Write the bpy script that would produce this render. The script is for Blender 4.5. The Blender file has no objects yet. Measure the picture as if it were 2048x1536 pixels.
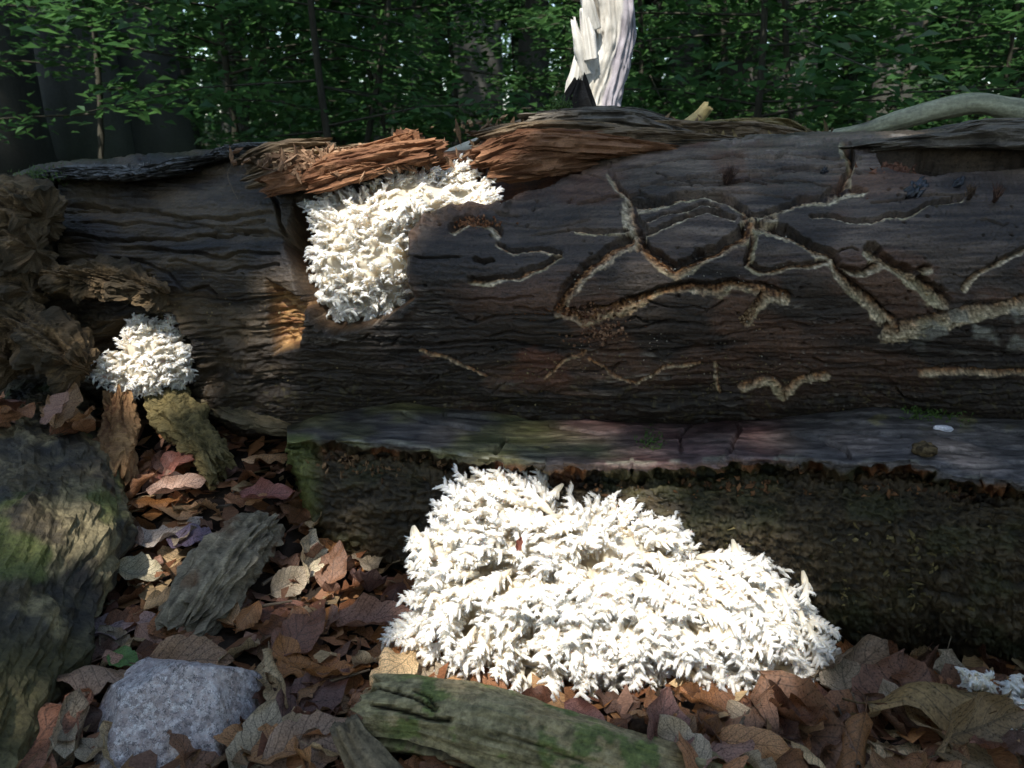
import bpy, math, random
import numpy as np
from mathutils import Vector

# ------------------------------------------------------------------ camera, world, sun, exposure
SC = bpy.context.scene
COL = SC.collection
CAM_H = 0.65
PITCH = math.radians(16.5)
FPX = 1639.0                      # focal length in photograph pixels (2048 wide)
cam_d = bpy.data.cameras.new("camera")
cam_d.sensor_width = 36.0
cam_d.lens = FPX / 2048.0 * 36.0
cam_d.dof.use_dof = True
cam_d.dof.focus_distance = 1.12
cam_d.dof.aperture_fstop = 10.0
cam_d.clip_start = 0.02
cam_d.clip_end = 600
cam = bpy.data.objects.new("camera", cam_d)
COL.objects.link(cam)
cam.location = (0, 0, CAM_H)
cam.rotation_euler = (math.pi / 2 - PITCH, 0, 0)
SC.camera = cam

SUN_VEC = Vector((-0.22, -0.52, 0.83)).normalized()      # towards the sun
sun_el = math.asin(SUN_VEC.z)
sun_az = math.atan2(SUN_VEC.x, SUN_VEC.y)
w = bpy.data.worlds.new("World")
SC.world = w
w.use_nodes = True
nt = w.node_tree
sky = nt.nodes.new("ShaderNodeTexSky")
sky.sky_type = 'NISHITA'
sky.sun_disc = False
sky.sun_elevation = sun_el
sky.sun_rotation = sun_az
bg = nt.nodes["Background"]
bg.inputs[1].default_value = 0.15
nt.links.new(sky.outputs[0], bg.inputs[0])
sd = bpy.data.lights.new("sun", 'SUN')
sd.energy = 2.9
sd.angle = math.radians(0.5)
sd.color = (1.0, 0.96, 0.9)
sun = bpy.data.objects.new("sun", sd)
COL.objects.link(sun)
sun.rotation_euler = SUN_VEC.to_track_quat('Z', 'Y').to_euler()
sun.location = (0, 0, 20)
SC.view_settings.view_transform = 'Standard'
SC.view_settings.look = 'None'
SC.view_settings.gamma = 1.0
SC.view_settings.use_curve_mapping = False
SC.view_settings.exposure = 1.4
SC.cycles.use_denoising = True
SC.cycles.max_bounces = 12
SC.cycles.diffuse_bounces = 9
SC.cycles.transmission_bounces = 9
SC.cycles.transparent_max_bounces = 8

# ------------------------------------------------------------------ helpers
RS = np.random.RandomState(7)
SINP, COSP = math.sin(PITCH), math.cos(PITCH)


def P(px, py, Y):
    """photograph pixel + forward distance Y -> world point(s)"""
    px = np.asarray(px, float); py = np.asarray(py, float); Y = np.asarray(Y, float)
    v = (768.0 - py) / FPX
    F = COSP + v * SINP
    U = -SINP + v * COSP
    k = Y / F
    return np.stack([k * (px - 1024.0) / FPX, Y + 0 * px, CAM_H + k * U], -1)


def PIX(V):
    """world -> photograph pixel (used only while building)"""
    d = V - np.array([0, 0, CAM_H])
    f = d[..., 1] * COSP - d[..., 2] * SINP
    u = d[..., 1] * SINP + d[..., 2] * COSP
    f = np.maximum(f, 1e-3)
    return 1024 + FPX * d[..., 0] / f, 768 - FPX * u / f


def sstep(a, b, x):
    t = np.clip((np.asarray(x, float) - a) / (b - a), 0, 1)
    return t * t * (3 - 2 * t)


def _h(ix, iy, iz, seed):
    n = (ix * 374761393 + iy * 668265263 + iz * 2147483647 + seed * 1274126177) & 0xFFFFFFFF
    n = ((n ^ (n >> 13)) * 1274126177) & 0xFFFFFFFF
    n = ((n ^ (n >> 16)) * 2246822519) & 0xFFFFFFFF
    return ((n ^ (n >> 15)) & 0xFFFF) / 32767.5 - 1.0


def vnoise(p, seed=0):
    p = np.asarray(p, float)
    i = np.floor(p).astype(np.int64)
    f = p - i
    f = f * f * f * (f * (f * 6 - 15) + 10)
    x, y, z = i[..., 0], i[..., 1], i[..., 2]
    fx, fy, fz = f[..., 0], f[..., 1], f[..., 2]
    r = 0
    for dx in (0, 1):
        wx = fx if dx else 1 - fx
        for dy in (0, 1):
            wy = fy if dy else 1 - fy
            for dz in (0, 1):
                wz = fz if dz else 1 - fz
                r = r + wx * wy * wz * _h(x + dx, y + dy, z + dz, seed)
    return r


def fbm(p, octv=4, seed=0, gain=0.5):
    p = np.asarray(p, float)
    a, s, t = 1.0, 0.0, 0.0
    for k in range(octv):
        s = s + a * vnoise(p * (2.03 ** k) + 17.3 * k, seed + k)
        t += a
        a *= gain
    return s / t


def mixc(a, b, t):
    t = np.clip(np.asarray(t, float), 0, 1)[..., None]
    return np.asarray(a, float) * (1 - t) + np.asarray(b, float) * t


def seg_dist(X, Y, pts, hw=None):
    """distance (pixels) to a polyline, minus nothing; also width along it"""
    best = np.full(X.shape, 1e9)
    for k in range(len(pts) - 1):
        ax, ay = pts[k][:2]; bx, by = pts[k + 1][:2]
        dx, dy = bx - ax, by - ay
        t = np.clip(((X - ax) * dx + (Y - ay) * dy) / (dx * dx + dy * dy + 1e-9), 0, 1)
        d = np.hypot(X - ax - t * dx, Y - ay - t * dy)
        best = np.minimum(best, d)
    return best


def seg_dist_dy(X, Y, pts):
    """distance to a polyline and the signed vertical offset from its nearest point"""
    best = np.full(X.shape, 1e9); dyb = np.zeros(X.shape)
    for k in range(len(pts) - 1):
        ax, ay = pts[k][:2]; bx, by = pts[k + 1][:2]
        dx, dy = bx - ax, by - ay
        t = np.clip(((X - ax) * dx + (Y - ay) * dy) / (dx * dx + dy * dy + 1e-9), 0, 1)
        ex, ey = X - ax - t * dx, Y - ay - t * dy
        d = np.hypot(ex, ey)
        m = d < best
        # offset across the groove, counted positive on its lower side
        L = math.hypot(dx, dy); nx, ny = -dy / L, dx / L
        if ny < 0: nx, ny = -nx, -ny
        o_ = ex * nx + ey * ny
        best = np.where(m, d, best); dyb = np.where(m, o_, dyb)
    return best, dyb


def poly_sd(X, Y, poly):
    """signed distance to a closed polygon, negative inside"""
    d = seg_dist(X, Y, list(poly) + [poly[0]])
    ins = np.zeros(X.shape, bool)
    n = len(poly)
    for i in range(n):
        x0, y0 = poly[i]; x1, y1 = poly[(i + 1) % n]
        c = ((y0 > Y) != (y1 > Y))
        xi = (x1 - x0) * (Y - y0) / (y1 - y0 + 1e-12) + x0
        ins ^= c & (X < xi)
    return np.where(ins, -d, d)


def link(o, parent=None):
    COL.objects.link(o)
    if parent is not None:
        o.parent = parent
    return o


def mesh_data(name, V, F, mats, col=None, smooth=True, uv=None, midx=None):
    """F: array (n,3) or (n,4), or a list of such arrays"""
    V = np.ascontiguousarray(V, dtype=np.float32)
    Fs = F if isinstance(F, list) else [F]
    Fs = [np.asarray(f, dtype=np.int32) for f in Fs if len(f)]
    loops = np.concatenate([f.ravel() for f in Fs])
    starts, off = [], 0
    for f in Fs:
        k = f.shape[1]
        starts.append(off + np.arange(len(f)) * k)
        off += f.size
    starts = np.concatenate(starts).astype(np.int32)
    me = bpy.data.meshes.new(name)
    me.vertices.add(len(V))
    me.vertices.foreach_set('co', V.ravel())
    me.loops.add(len(loops))
    me.loops.foreach_set('vertex_index', loops)
    me.polygons.add(len(starts))
    me.polygons.foreach_set('loop_start', starts)
    me.polygons.foreach_set('use_smooth', np.full(len(starts), smooth, dtype=bool))
    if col is not None:
        c = np.ones((len(V), 4), np.float32)
        c[:, :3] = np.broadcast_to(col, (len(V), 3))
        at = me.color_attributes.new('Col', 'FLOAT_COLOR', 'POINT')
        at.data.foreach_set('color', c.ravel())
    if uv is not None:
        ul = me.uv_layers.new(name='UVMap')
        ul.data.foreach_set('uv', np.ascontiguousarray(uv[loops], np.float32).ravel())
    for m in (mats if isinstance(mats, (list, tuple)) else [mats]):
        me.materials.append(m)
    if midx is not None:
        me.polygons.foreach_set('material_index', np.asarray(midx, np.int32))
    me.update(calc_edges=True)
    return me


def obj(name, V, F, mat, parent=None, loc=None, col=None, smooth=True, uv=None):
    V = np.asarray(V, float)
    if parent is not None:
        V = V - np.array(parent.location)
    elif loc is not None:
        V = V - np.array(loc)
    o = bpy.data.objects.new(name, mesh_data(name, V, F, mat, col, smooth, uv))
    link(o, parent)
    if parent is None and loc is not None:
        o.location = loc
    return o


def tag(o, label=None, cat=None, group=None, kind=None):
    if label: o['label'] = label
    if cat: o['category'] = cat
    if group: o['group'] = group
    if kind: o['kind'] = kind
    return o


def thing(name, label, cat, loc=(0, 0, 0), group=None, kind=None):
    o = bpy.data.objects.new(name, None)
    o.empty_display_size = 0.05
    link(o)
    o.location = tuple(float(c) for c in loc)
    return tag(o, label, cat, group, kind)


def grid_faces(nr, nc, wrap=False):
    r = np.arange(nr - 1)[:, None]
    c = np.arange(nc if wrap else nc - 1)[None, :]
    c2 = (c + 1) % nc
    a = r * nc + c; b = r * nc + c2
    return np.stack([a, b, b + nc, a + nc], -1).reshape(-1, 4)


def spline(pts, n):
    """smooth resample of a control polyline by Catmull-Rom"""
    p = np.asarray(pts, float)
    if len(p) == 2:
        t = np.linspace(0, 1, n)[:, None]
        return p[0] * (1 - t) + p[1] * t
    d = np.r_[0, np.cumsum(np.linalg.norm(np.diff(p[:, :3], axis=0), axis=1))]
    u = np.linspace(0, d[-1], n)
    k = np.clip(np.searchsorted(d, u, side='right') - 1, 0, len(p) - 2)
    t = ((u - d[k]) / (d[k + 1] - d[k] + 1e-12))[:, None]
    pe = np.vstack([2 * p[0] - p[1], p, 2 * p[-1] - p[-2]])
    p0, p1, p2, p3 = pe[k], pe[k + 1], pe[k + 2], pe[k + 3]
    return 0.5 * (2 * p1 + (p2 - p0) * t + (2 * p0 - 5 * p1 + 4 * p2 - p3) * t ** 2 + (3 * p1 - p0 - 3 * p2 + p3) * t ** 3)


def woody(path, ra, rb, nL=60, nA=40, seed=1, up=(0, 0, 1), sq=2.0, grain=0.002, gl=6.0, ga=9.0, lump=0.004, lf=14.0,
          jag0=0.0, jag1=0.0, steps=0.0, twist=0.0, jf=5.0, lam=0.0, lamf=110.0, laml=9.0):
    """A stick, slab, log or snag: swept cross-section with fibrous relief and jagged ends.
    ra / rb: half width / half height along the path (scalar or list). Returns V, F, (s, theta, relief)."""
    pth = spline(path, nL)
    s = np.linspace(0, 1, nL)
    L = np.linalg.norm(np.diff(pth, axis=0), axis=1).sum()
    ra = np.interp(s, np.linspace(0, 1, np.size(ra)), np.atleast_1d(ra))
    rb = np.interp(s, np.linspace(0, 1, np.size(rb)), np.atleast_1d(rb))
    T = np.gradient(pth, axis=0)
    T /= np.linalg.norm(T, axis=1)[:, None]
    up = np.asarray(up, float)
    B = np.cross(T, up); B /= np.linalg.norm(B, axis=1)[:, None] + 1e-9
    N = np.cross(B, T)
    th = np.linspace(0, 2 * np.pi, nA, endpoint=False)
    S, TH = np.meshgrid(s, th, indexing='ij')
    THt = TH + twist * S
    c, sn = np.cos(TH), np.sin(TH)
    e = 2.0 / sq
    cx = np.sign(c) * np.abs(c) ** e
    cy = np.sign(sn) * np.abs(sn) ** e
    rm = 0.5 * (ra.mean() + rb.mean())
    q = np.stack([S * L * gl, np.cos(THt) * ga, np.sin(THt) * ga], -1)
    rel = fbm(q, 4, seed, 0.55)
    lum = fbm(np.stack([S * L * lf, np.cos(TH) * rm * lf, np.sin(TH) * rm * lf], -1), 3, seed + 31)
    d = grain * rel * 2 + lump * lum * 2
    if steps > 0:
        q2 = np.stack([S * L * gl * 0.6, np.cos(THt) * ga * 0.45, np.sin(THt) * ga * 0.45], -1)
        d = d + steps * np.round(fbm(q2, 2, seed + 77) * 2.5) / 2.5
    if lam > 0:
        xr, zr = cx * ra[:, None], cy * rb[:, None]
        ql = np.stack([S * L * laml, xr * lamf, zr * lamf], -1)
        a1 = fbm(ql, 3, seed + 50, .55) * 4.5
        a1 = np.floor(a1) + (a1 - np.floor(a1)) ** 5
        a2 = fbm(np.stack([S * L * laml * 5, xr * lamf * 1.6, zr * lamf * 1.6], -1), 3, seed + 55, .6)
        tap = np.minimum(1, 6 * np.minimum(S, 1 - S) + .25)
        d = d + lam * tap * (a1 / 4.5 * 1.3 + .45 * a2)
        rel = .5 * rel + .8 * a2
    X = cx * (ra[:, None] + d)
    Z = cy * (rb[:, None] + d * np.minimum(1, rb / np.maximum(ra, 1e-6))[:, None])
    V = pth[:, None, :] + B[:, None, :] * X[..., None] + N[:, None, :] * Z[..., None]
    if jag0 or jag1:
        jn = fbm(np.stack([np.cos(th) * jf, np.sin(th) * jf, 0 * th], -1), 3, seed + 5, 0.6)
        w0 = np.clip(1 - S * L / max(4 * jag0, 1e-6), 0, 1) * jag0
        w1 = np.clip(1 - (1 - S) * L / max(4 * jag1, 1e-6), 0, 1) * jag1
        jn2 = fbm(np.stack([np.cos(th) * jf, np.sin(th) * jf, 0 * th + 9], -1), 3, seed + 6, 0.6)
        V = V - T[:, None, :] * (w0 * jn[None, :] * 2)[..., None] + T[:, None, :] * (w1 * jn2[None, :] * 2)[..., None]
    V = V.reshape(-1, 3)
    F = grid_faces(nL, nA, True)
    # end caps: rings shrinking to the centre, fibrous
    caps_V, caps_F = [], []
    base = len(V)
    for end in (0, 1):
        ring = V[:nA] if end == 0 else V[(nL - 1) * nA:nL * nA]
        cen = pth[0] if end == 0 else pth[-1]
        tdir = -T[0] if end == 0 else T[-1]
        prev = np.arange(nA) + (0 if end == 0 else (nL - 1) * nA)
        for kk, f in enumerate((0.75, 0.45, 0.15)):
            vv = cen + (ring - cen) * f
            jz = fbm(np.stack([np.cos(th) * f * jf * 2, np.sin(th) * f * jf * 2, 0 * th + end * 9], -1), 3, seed + 8)
            vv = vv + tdir[None, :] * (jz * max(jag0 if end == 0 else jag1, 0.12 * rm))[:, None]
            if lam > 0:
                vv = vv + (tdir[None, :] * (fbm(vv * 70 + seed, 3, seed + 9) * .012 * (1 + 0 * f))[:, None]) + .004 * np.stack([fbm(vv * 90 + 7 * q_, 2, seed + q_) for q_ in range(3)], -1)
            idx = base + np.arange(nA); base += nA
            caps_V.append(vv)
            nx = np.roll(prev, -1), np.roll(idx, -1)
            q4 = np.stack([prev, idx, nx[1], nx[0]], -1) if end == 0 else np.stack([prev, nx[0], nx[1], idx], -1)
            caps_F.append(q4)
            prev = idx
        caps_V.append(caps_V[-1].mean(0)[None]); ci = base; base += 1
        nx = np.roll(prev, -1)
        tri = np.stack([prev, np.full(nA, ci), nx], -1) if end == 0 else np.stack([prev, nx, np.full(nA, ci)], -1)
        caps_F.append(tri)
    F4 = np.concatenate([F] + [f for f in caps_F if f.shape[1] == 4])
    F3 = np.concatenate([f for f in caps_F if f.shape[1] == 3])
    V = np.concatenate([V] + caps_V)
    n_c = len(V) - nL * nA
    Sf = np.r_[S.ravel(), np.r_[np.zeros(n_c // 2), np.ones(n_c - n_c // 2)]]
    rl = np.r_[rel.ravel(), np.zeros(n_c)]
    lm = np.r_[lum.ravel(), np.zeros(n_c)]
    return V, [F4, F3], dict(s=Sf, rel=rl, lum=lm, nb=nL * nA)


# ------------------------------------------------------------------ materials
def new_mat(name):
    m = bpy.data.materials.new(name)
    m.use_nodes = True
    n = m.node_tree
    b = n.nodes['Principled BSDF']
    return m, n, b


def mat_vc(name, rough=0.75, bump=0.4, scale=(60, 600, 600), fine=300, var=0.5, spec=0.35, bdist=0.002, bump2=0.3, rvar=0.0):
    """vertex-coloured organic surface with stretched fibre relief and fine grit"""
    m, n, b = new_mat(name)
    N, Lk = n.nodes, n.links
    at = N.new('ShaderNodeAttribute'); at.attribute_name = 'Col'
    tc = N.new('ShaderNodeTexCoord')
    mp = N.new('ShaderNodeMapping'); mp.inputs['Scale'].default_value = scale
    Lk.new(tc.outputs['Object'], mp.inputs[0])
    n1 = N.new('ShaderNodeTexNoise'); n1.inputs['Scale'].default_value = 1.0
    n1.inputs['Detail'].default_value = 6; n1.inputs['Roughness'].default_value = 0.65
    Lk.new(mp.outputs[0], n1.inputs['Vector'])
    n2 = N.new('ShaderNodeTexNoise'); n2.inputs['Scale'].default_value = fine
    n2.inputs['Detail'].default_value = 5; n2.inputs['Roughness'].default_value = 0.7
    Lk.new(tc.outputs['Object'], n2.inputs['Vector'])
    mr = N.new('ShaderNodeMapRange')
    mr.inputs[1].default_value = 0.3; mr.inputs[2].default_value = 0.7
    mr.inputs[3].default_value = 1 - var; mr.inputs[4].default_value = 1 + var
    ad = N.new('ShaderNodeMath'); ad.operation = 'MULTIPLY_ADD'
    Lk.new(n1.outputs[0], ad.inputs[0]); ad.inputs[1].default_value = 0.5
    hf = N.new('ShaderNodeMath'); hf.operation = 'MULTIPLY'; hf.inputs[1].default_value = 0.5
    Lk.new(n2.outputs[0], hf.inputs[0]); Lk.new(hf.outputs[0], ad.inputs[2])
    Lk.new(ad.outputs[0], mr.inputs[0])
    mx = N.new('ShaderNodeVectorMath'); mx.operation = 'SCALE'
    Lk.new(at.outputs['Color'], mx.inputs[0]); Lk.new(mr.outputs[0], mx.inputs['Scale'])
    Lk.new(mx.outputs[0], b.inputs['Base Color'])
    b.inputs['Roughness'].default_value = rough
    if rvar:
        rr = N.new('ShaderNodeMapRange')
        rr.inputs[1].default_value = 0.35; rr.inputs[2].default_value = 0.65
        rr.inputs[3].default_value = rough - rvar; rr.inputs[4].default_value = min(1, rough + rvar)
        Lk.new(n2.outputs[0], rr.inputs[0]); Lk.new(rr.outputs[0], b.inputs['Roughness'])
    b.inputs['Specular IOR Level'].default_value = spec
    bp = N.new('ShaderNodeBump'); bp.inputs['Strength'].default_value = bump; bp.inputs['Distance'].default_value = bdist
    Lk.new(n1.outputs[0], bp.inputs['Height'])
    b2 = N.new('ShaderNodeBump'); b2.inputs['Strength'].default_value = bump2; b2.inputs['Distance'].default_value = bdist * 0.6
    Lk.new(n2.outputs[0], b2.inputs['Height']); Lk.new(bp.outputs[0], b2.inputs['Normal'])
    Lk.new(b2.outputs[0], b.inputs['Normal'])
    return m


M_LOG = mat_vc('weathered_log_wood', 0.42, 0.9, (10, 190, 190), 330, 0.85, 0.36, 0.003, 0.6, 0.16)
M_ROT = mat_vc('rotten_wood', 0.8, 0.9, (40, 420, 420), 420, 0.6, 0.25, 0.002, 0.6)
M_MOSSY = mat_vc('mossy_wood', 0.65, 0.7, (60, 110, 110), 230, 0.8, 0.3, 0.003, 0.8)
M_SNAG = mat_vc('bleached_wood', 0.7, 0.5, (260, 260, 30), 420, 0.25, 0.3, 0.0012, 0.3)
M_BRANCH = mat_vc('algae_branch', 0.6, 0.7, (25, 110, 110), 160, 0.6, 0.4, 0.002, 0.7)
M_SOIL = mat_vc('soil', 0.95, 0.6, (80, 80, 80), 260, 0.6, 0.2, 0.004, 0.8)
M_STONE = mat_vc('granite', 0.65, 0.2, (240, 240, 240), 520, 0.35, 0.4, 0.0008, 0.5)
def mat_granite():
    m, n, b = new_mat('granite_rock')
    N, Lk = n.nodes, n.links
    tc = N.new('ShaderNodeTexCoord')

    def vor(scale, stops):
        v = N.new('ShaderNodeTexVoronoi'); v.inputs['Scale'].default_value = scale; v.inputs['Randomness'].default_value = 1
        nz = N.new('ShaderNodeTexNoise'); nz.inputs['Scale'].default_value = scale * 1.6; nz.inputs['Detail'].default_value = 3
        Lk.new(tc.outputs['Object'], nz.inputs['Vector'])
        ad = N.new('ShaderNodeMixRGB'); ad.blend_type = 'ADD'; ad.inputs[0].default_value = .012
        Lk.new(tc.outputs['Object'], ad.inputs[1]); Lk.new(nz.outputs['Color'], ad.inputs[2])
        Lk.new(ad.outputs[0], v.inputs['Vector'])
        cr = N.new('ShaderNodeValToRGB')
        sp = N.new('ShaderNodeSeparateColor'); Lk.new(v.outputs['Color'], sp.inputs[0])
        Lk.new(sp.outputs[0], cr.inputs[0])
        cr.color_ramp.interpolation = 'LINEAR'
        e = cr.color_ramp.elements
        e[0].position, e[0].color = stops[0][0], (*stops[0][1], 1)
        e[1].position, e[1].color = stops[1][0], (*stops[1][1], 1)
        for p_, c_ in stops[2:]:
            q_ = e.new(p_); q_.color = (*c_, 1)
        return cr
    a = vor(330, [(0, (.11, .11, .115)), (.14, (.33, .30, .30)), (.45, (.54, .50, .49)), (.7, (.60, .50, .46)), (1.0, (.80, .79, .78))])
    c = vor(150, [(0, (.5, .46, .46)), (.5, (.78, .74, .74)), (1.0, (1, 1, 1))])
    mu = N.new('ShaderNodeMixRGB'); mu.blend_type = 'MULTIPLY'; mu.inputs[0].default_value = 1
    Lk.new(a.outputs[0], mu.inputs[1]); Lk.new(c.outputs[0], mu.inputs[2])
    Lk.new(mu.outputs[0], b.inputs['Base Color'])
    b.inputs['Roughness'].default_value = .6
    bp = N.new('ShaderNodeBump'); bp.inputs['Strength'].default_value = .5; bp.inputs['Distance'].default_value = .002
    nz = N.new('ShaderNodeTexNoise'); nz.inputs['Scale'].default_value = 260; nz.inputs['Detail'].default_value = 5
    Lk.new(tc.outputs['Object'], nz.inputs['Vector']); Lk.new(nz.outputs[0], bp.inputs['Height']); Lk.new(bp.outputs[0], b.inputs['Normal'])
    return m


M_GRANITE = mat_granite()
M_TRUNK = mat_vc('forest_trunk_bark', 0.85, 0.6, (8, 8, 2), 60, 0.4, 0.2, 0.01, 0.5)
M_FRASS = mat_vc('crumbly_frass', 0.9, 0.5, (300, 300, 300), 700, 0.7, 0.2, 0.001, 0.8)
M_PITCH = mat_vc('wet_tar', 0.15, 0.6, (200, 200, 200), 260, 0.3, 0.8, 0.002, 0.8)


def mat_fungus():
    m, n, b = new_mat('coral_fungus_flesh')
    N, Lk = n.nodes, n.links
    at = N.new('ShaderNodeAttribute'); at.attribute_name = 'Col'
    Lk.new(at.outputs['Color'], b.inputs['Base Color'])
    b.inputs['Roughness'].default_value = 0.6
    b.inputs['Specular IOR Level'].default_value = 0.3
    b.subsurface_method = 'BURLEY'
    b.inputs['Subsurface Weight'].default_value = 0.6
    b.inputs['Subsurface Radius'].default_value = (1.0, 0.8, 0.55)
    b.inputs['Subsurface Scale'].default_value = 0.009
    tr = N.new('ShaderNodeBsdfTranslucent'); Lk.new(at.outputs['Color'], tr.inputs['Color'])
    mix = N.new('ShaderNodeMixShader'); mix.inputs[0].default_value = 0.42
    Lk.new(b.outputs[0], mix.inputs[1]); Lk.new(tr.outputs[0], mix.inputs[2])
    Lk.new(mix.outputs[0], N['Material Output'].inputs[0])
    return m


M_FUNGUS = mat_fungus()


def mat_leaf_dead():
    m, n, b = new_mat('dead_beech_leaf')
    N, Lk = n.nodes, n.links
    oi = N.new('ShaderNodeObjectInfo')
    uv = N.new('ShaderNodeUVMap'); uv.uv_map = 'UVMap'
    sp = N.new('ShaderNodeSeparateXYZ'); Lk.new(uv.outputs[0], sp.inputs[0])

    def mth(op, a, bb=None, c=None):
        x = N.new('ShaderNodeMath'); x.operation = op
        for i, q in enumerate((a, bb, c)):
            if q is None: continue
            if isinstance(q, (int, float)): x.inputs[i].default_value = q
            else: Lk.new(q, x.inputs[i])
        return x.outputs[0]
    aw = mth('ABSOLUTE', mth('SUBTRACT', sp.outputs[1], 0.5))          # 0 midrib .. 0.5 edge
    ph = mth('FRACT', mth('SUBTRACT', mth('MULTIPLY', sp.outputs[0], 8.0), mth('MULTIPLY', aw, 4.0)))
    vd = mth('ABSOLUTE', mth('SUBTRACT', ph, 0.5))
    side = mth('LESS_THAN', vd, 0.06)
    mid = mth('LESS_THAN', aw, 0.018)
    vein = mth('MAXIMUM', side, mid)
    tc = N.new('ShaderNodeTexCoord')
    no = N.new('ShaderNodeTexNoise'); no.inputs['Scale'].default_value = 55; no.inputs['Detail'].default_value = 6
    no.noise_dimensions = '4D'
    Lk.new(tc.outputs['Object'], no.inputs['Vector']); Lk.new(mth('MULTIPLY', oi.outputs['Random'], 50.0), no.inputs['W'])
    n2 = N.new('ShaderNodeTexNoise'); n2.inputs['Scale'].default_value = 700; n2.inputs['Detail'].default_value = 3
    Lk.new(tc.outputs['Object'], n2.inputs['Vector'])
    f = mth('MULTIPLY_ADD', no.outputs[0], 2.6, -0.32)
    f = mth('MAXIMUM', f, 0.2)
    f = mth('MULTIPLY', f, mth('MULTIPLY_ADD', n2.outputs[0], 0.7, 0.65))
    f = mth('MULTIPLY', f, mth('MULTIPLY_ADD', vein, -0.45, 1.0))
    sc = N.new('ShaderNodeVectorMath'); sc.operation = 'SCALE'
    Lk.new(oi.outputs['Color'], sc.inputs[0]); Lk.new(f, sc.inputs['Scale'])
    Lk.new(sc.outputs[0], b.inputs['Base Color'])
    b.inputs['Roughness'].default_value = 0.42
    b.inputs['Specular IOR Level'].default_value = 0.5
    mr = N.new('ShaderNodeMapRange'); mr.inputs[3].default_value = 0.10; mr.inputs[4].default_value = 0.55
    Lk.new(no.outputs[0], mr.inputs[0]); Lk.new(mr.outputs[0], b.inputs['Roughness'])
    bp = N.new('ShaderNodeBump'); bp.inputs['Strength'].default_value = 0.5; bp.inputs['Distance'].default_value = 0.001
    Lk.new(mth('MULTIPLY_ADD', vein, -1.0, n2.outputs[0]), bp.inputs['Height'])
    Lk.new(bp.outputs[0], b.inputs['Normal'])
    tr = N.new('ShaderNodeBsdfTranslucent'); Lk.new(sc.outputs[0], tr.inputs['Color'])
    mix = N.new('ShaderNodeMixShader'); mix.inputs[0].default_value = 0.18
    Lk.new(b.outputs[0], mix.inputs[1]); Lk.new(tr.outputs[0], mix.inputs[2])
    Lk.new(mix.outputs[0], N['Material Output'].inputs[0])
    return m


M_LEAF = mat_leaf_dead()


def mat_green(name, c1, c2, trans=0.5):
    m, n, b = new_mat(name)
    N, Lk = n.nodes, n.links
    tc = N.new('ShaderNodeTexCoord')
    no = N.new('ShaderNodeTexNoise'); no.inputs['Scale'].default_value = 3.0; no.inputs['Detail'].default_value = 4
    Lk.new(tc.outputs['Object'], no.inputs['Vector'])
    mx = N.new('ShaderNodeMix'); mx.data_type = 'RGBA'
    mx.inputs['A'].default_value = (*c1, 1); mx.inputs['B'].default_value = (*c2, 1)
    mr = N.new('ShaderNodeMapRange'); mr.inputs[1].default_value = 0.35; mr.inputs[2].default_value = 0.65
    Lk.new(no.outputs[0], mr.inputs[0]); Lk.new(mr.outputs[0], mx.inputs['Factor'])
    Lk.new(mx.outputs['Result'], b.inputs['Base Color'])
    b.inputs['Roughness'].default_value = 0.4
    tr = N.new('ShaderNodeBsdfTranslucent')
    hs = N.new('ShaderNodeHueSaturation'); hs.inputs['Value'].default_value = 1.5; hs.inputs['Hue'].default_value = 0.485
    Lk.new(mx.outputs['Result'], hs.inputs['Color']); Lk.new(hs.outputs[0], tr.inputs['Color'])
    mix = N.new('ShaderNodeMixShader'); mix.inputs[0].default_value = trans
    Lk.new(b.outputs[0], mix.inputs[1]); Lk.new(tr.outputs[0], mix.inputs[2])
    Lk.new(mix.outputs[0], N['Material Output'].inputs[0])
    return m


M_GREEN = mat_green('beech_leaves', (0.030, 0.084, 0.030), (0.056, 0.142, 0.038))
M_MOSS = mat_green('moss', (0.06, 0.12, 0.02), (0.10, 0.18, 0.03), 0.25)


# ------------------------------------------------------------------ ground
def gz(x, y):
    x = np.asarray(x, float); y = np.asarray(y, float)
    z = 0.15 * sstep(0.95, 1.45, y) * sstep(0.05, -0.45, x)
    z = z - 0.05 * sstep(0.78, 1.0, y) * sstep(-0.1, 0.4, x) * sstep(2.4, 1.6, y)
    z = z + 0.10 * sstep(1.5, 2.4, y)
    z = z + 2.2 * sstep(20, 75, np.hypot(x, y))
    p = np.stack([x, y, 0 * x], -1)
    z = z + 0.02 * fbm(p * 5, 3, 3) * sstep(0.3, 0.8, y) + 0.22 * sstep(2.2, 6, np.hypot(x, y)) * fbm(p * 0.25, 3, 9)
    return z


def ground_hit(px, py):
    Y = np.arange(0.45, 4.0, 0.004)
    q = P(np.full(Y.shape, px), np.full(Y.shape, py), Y)
    below = q[:, 2] < gz(q[:, 0], q[:, 1])
    i = int(np.argmax(below)) if below.any() else len(Y) - 1
    return q[i]


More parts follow.
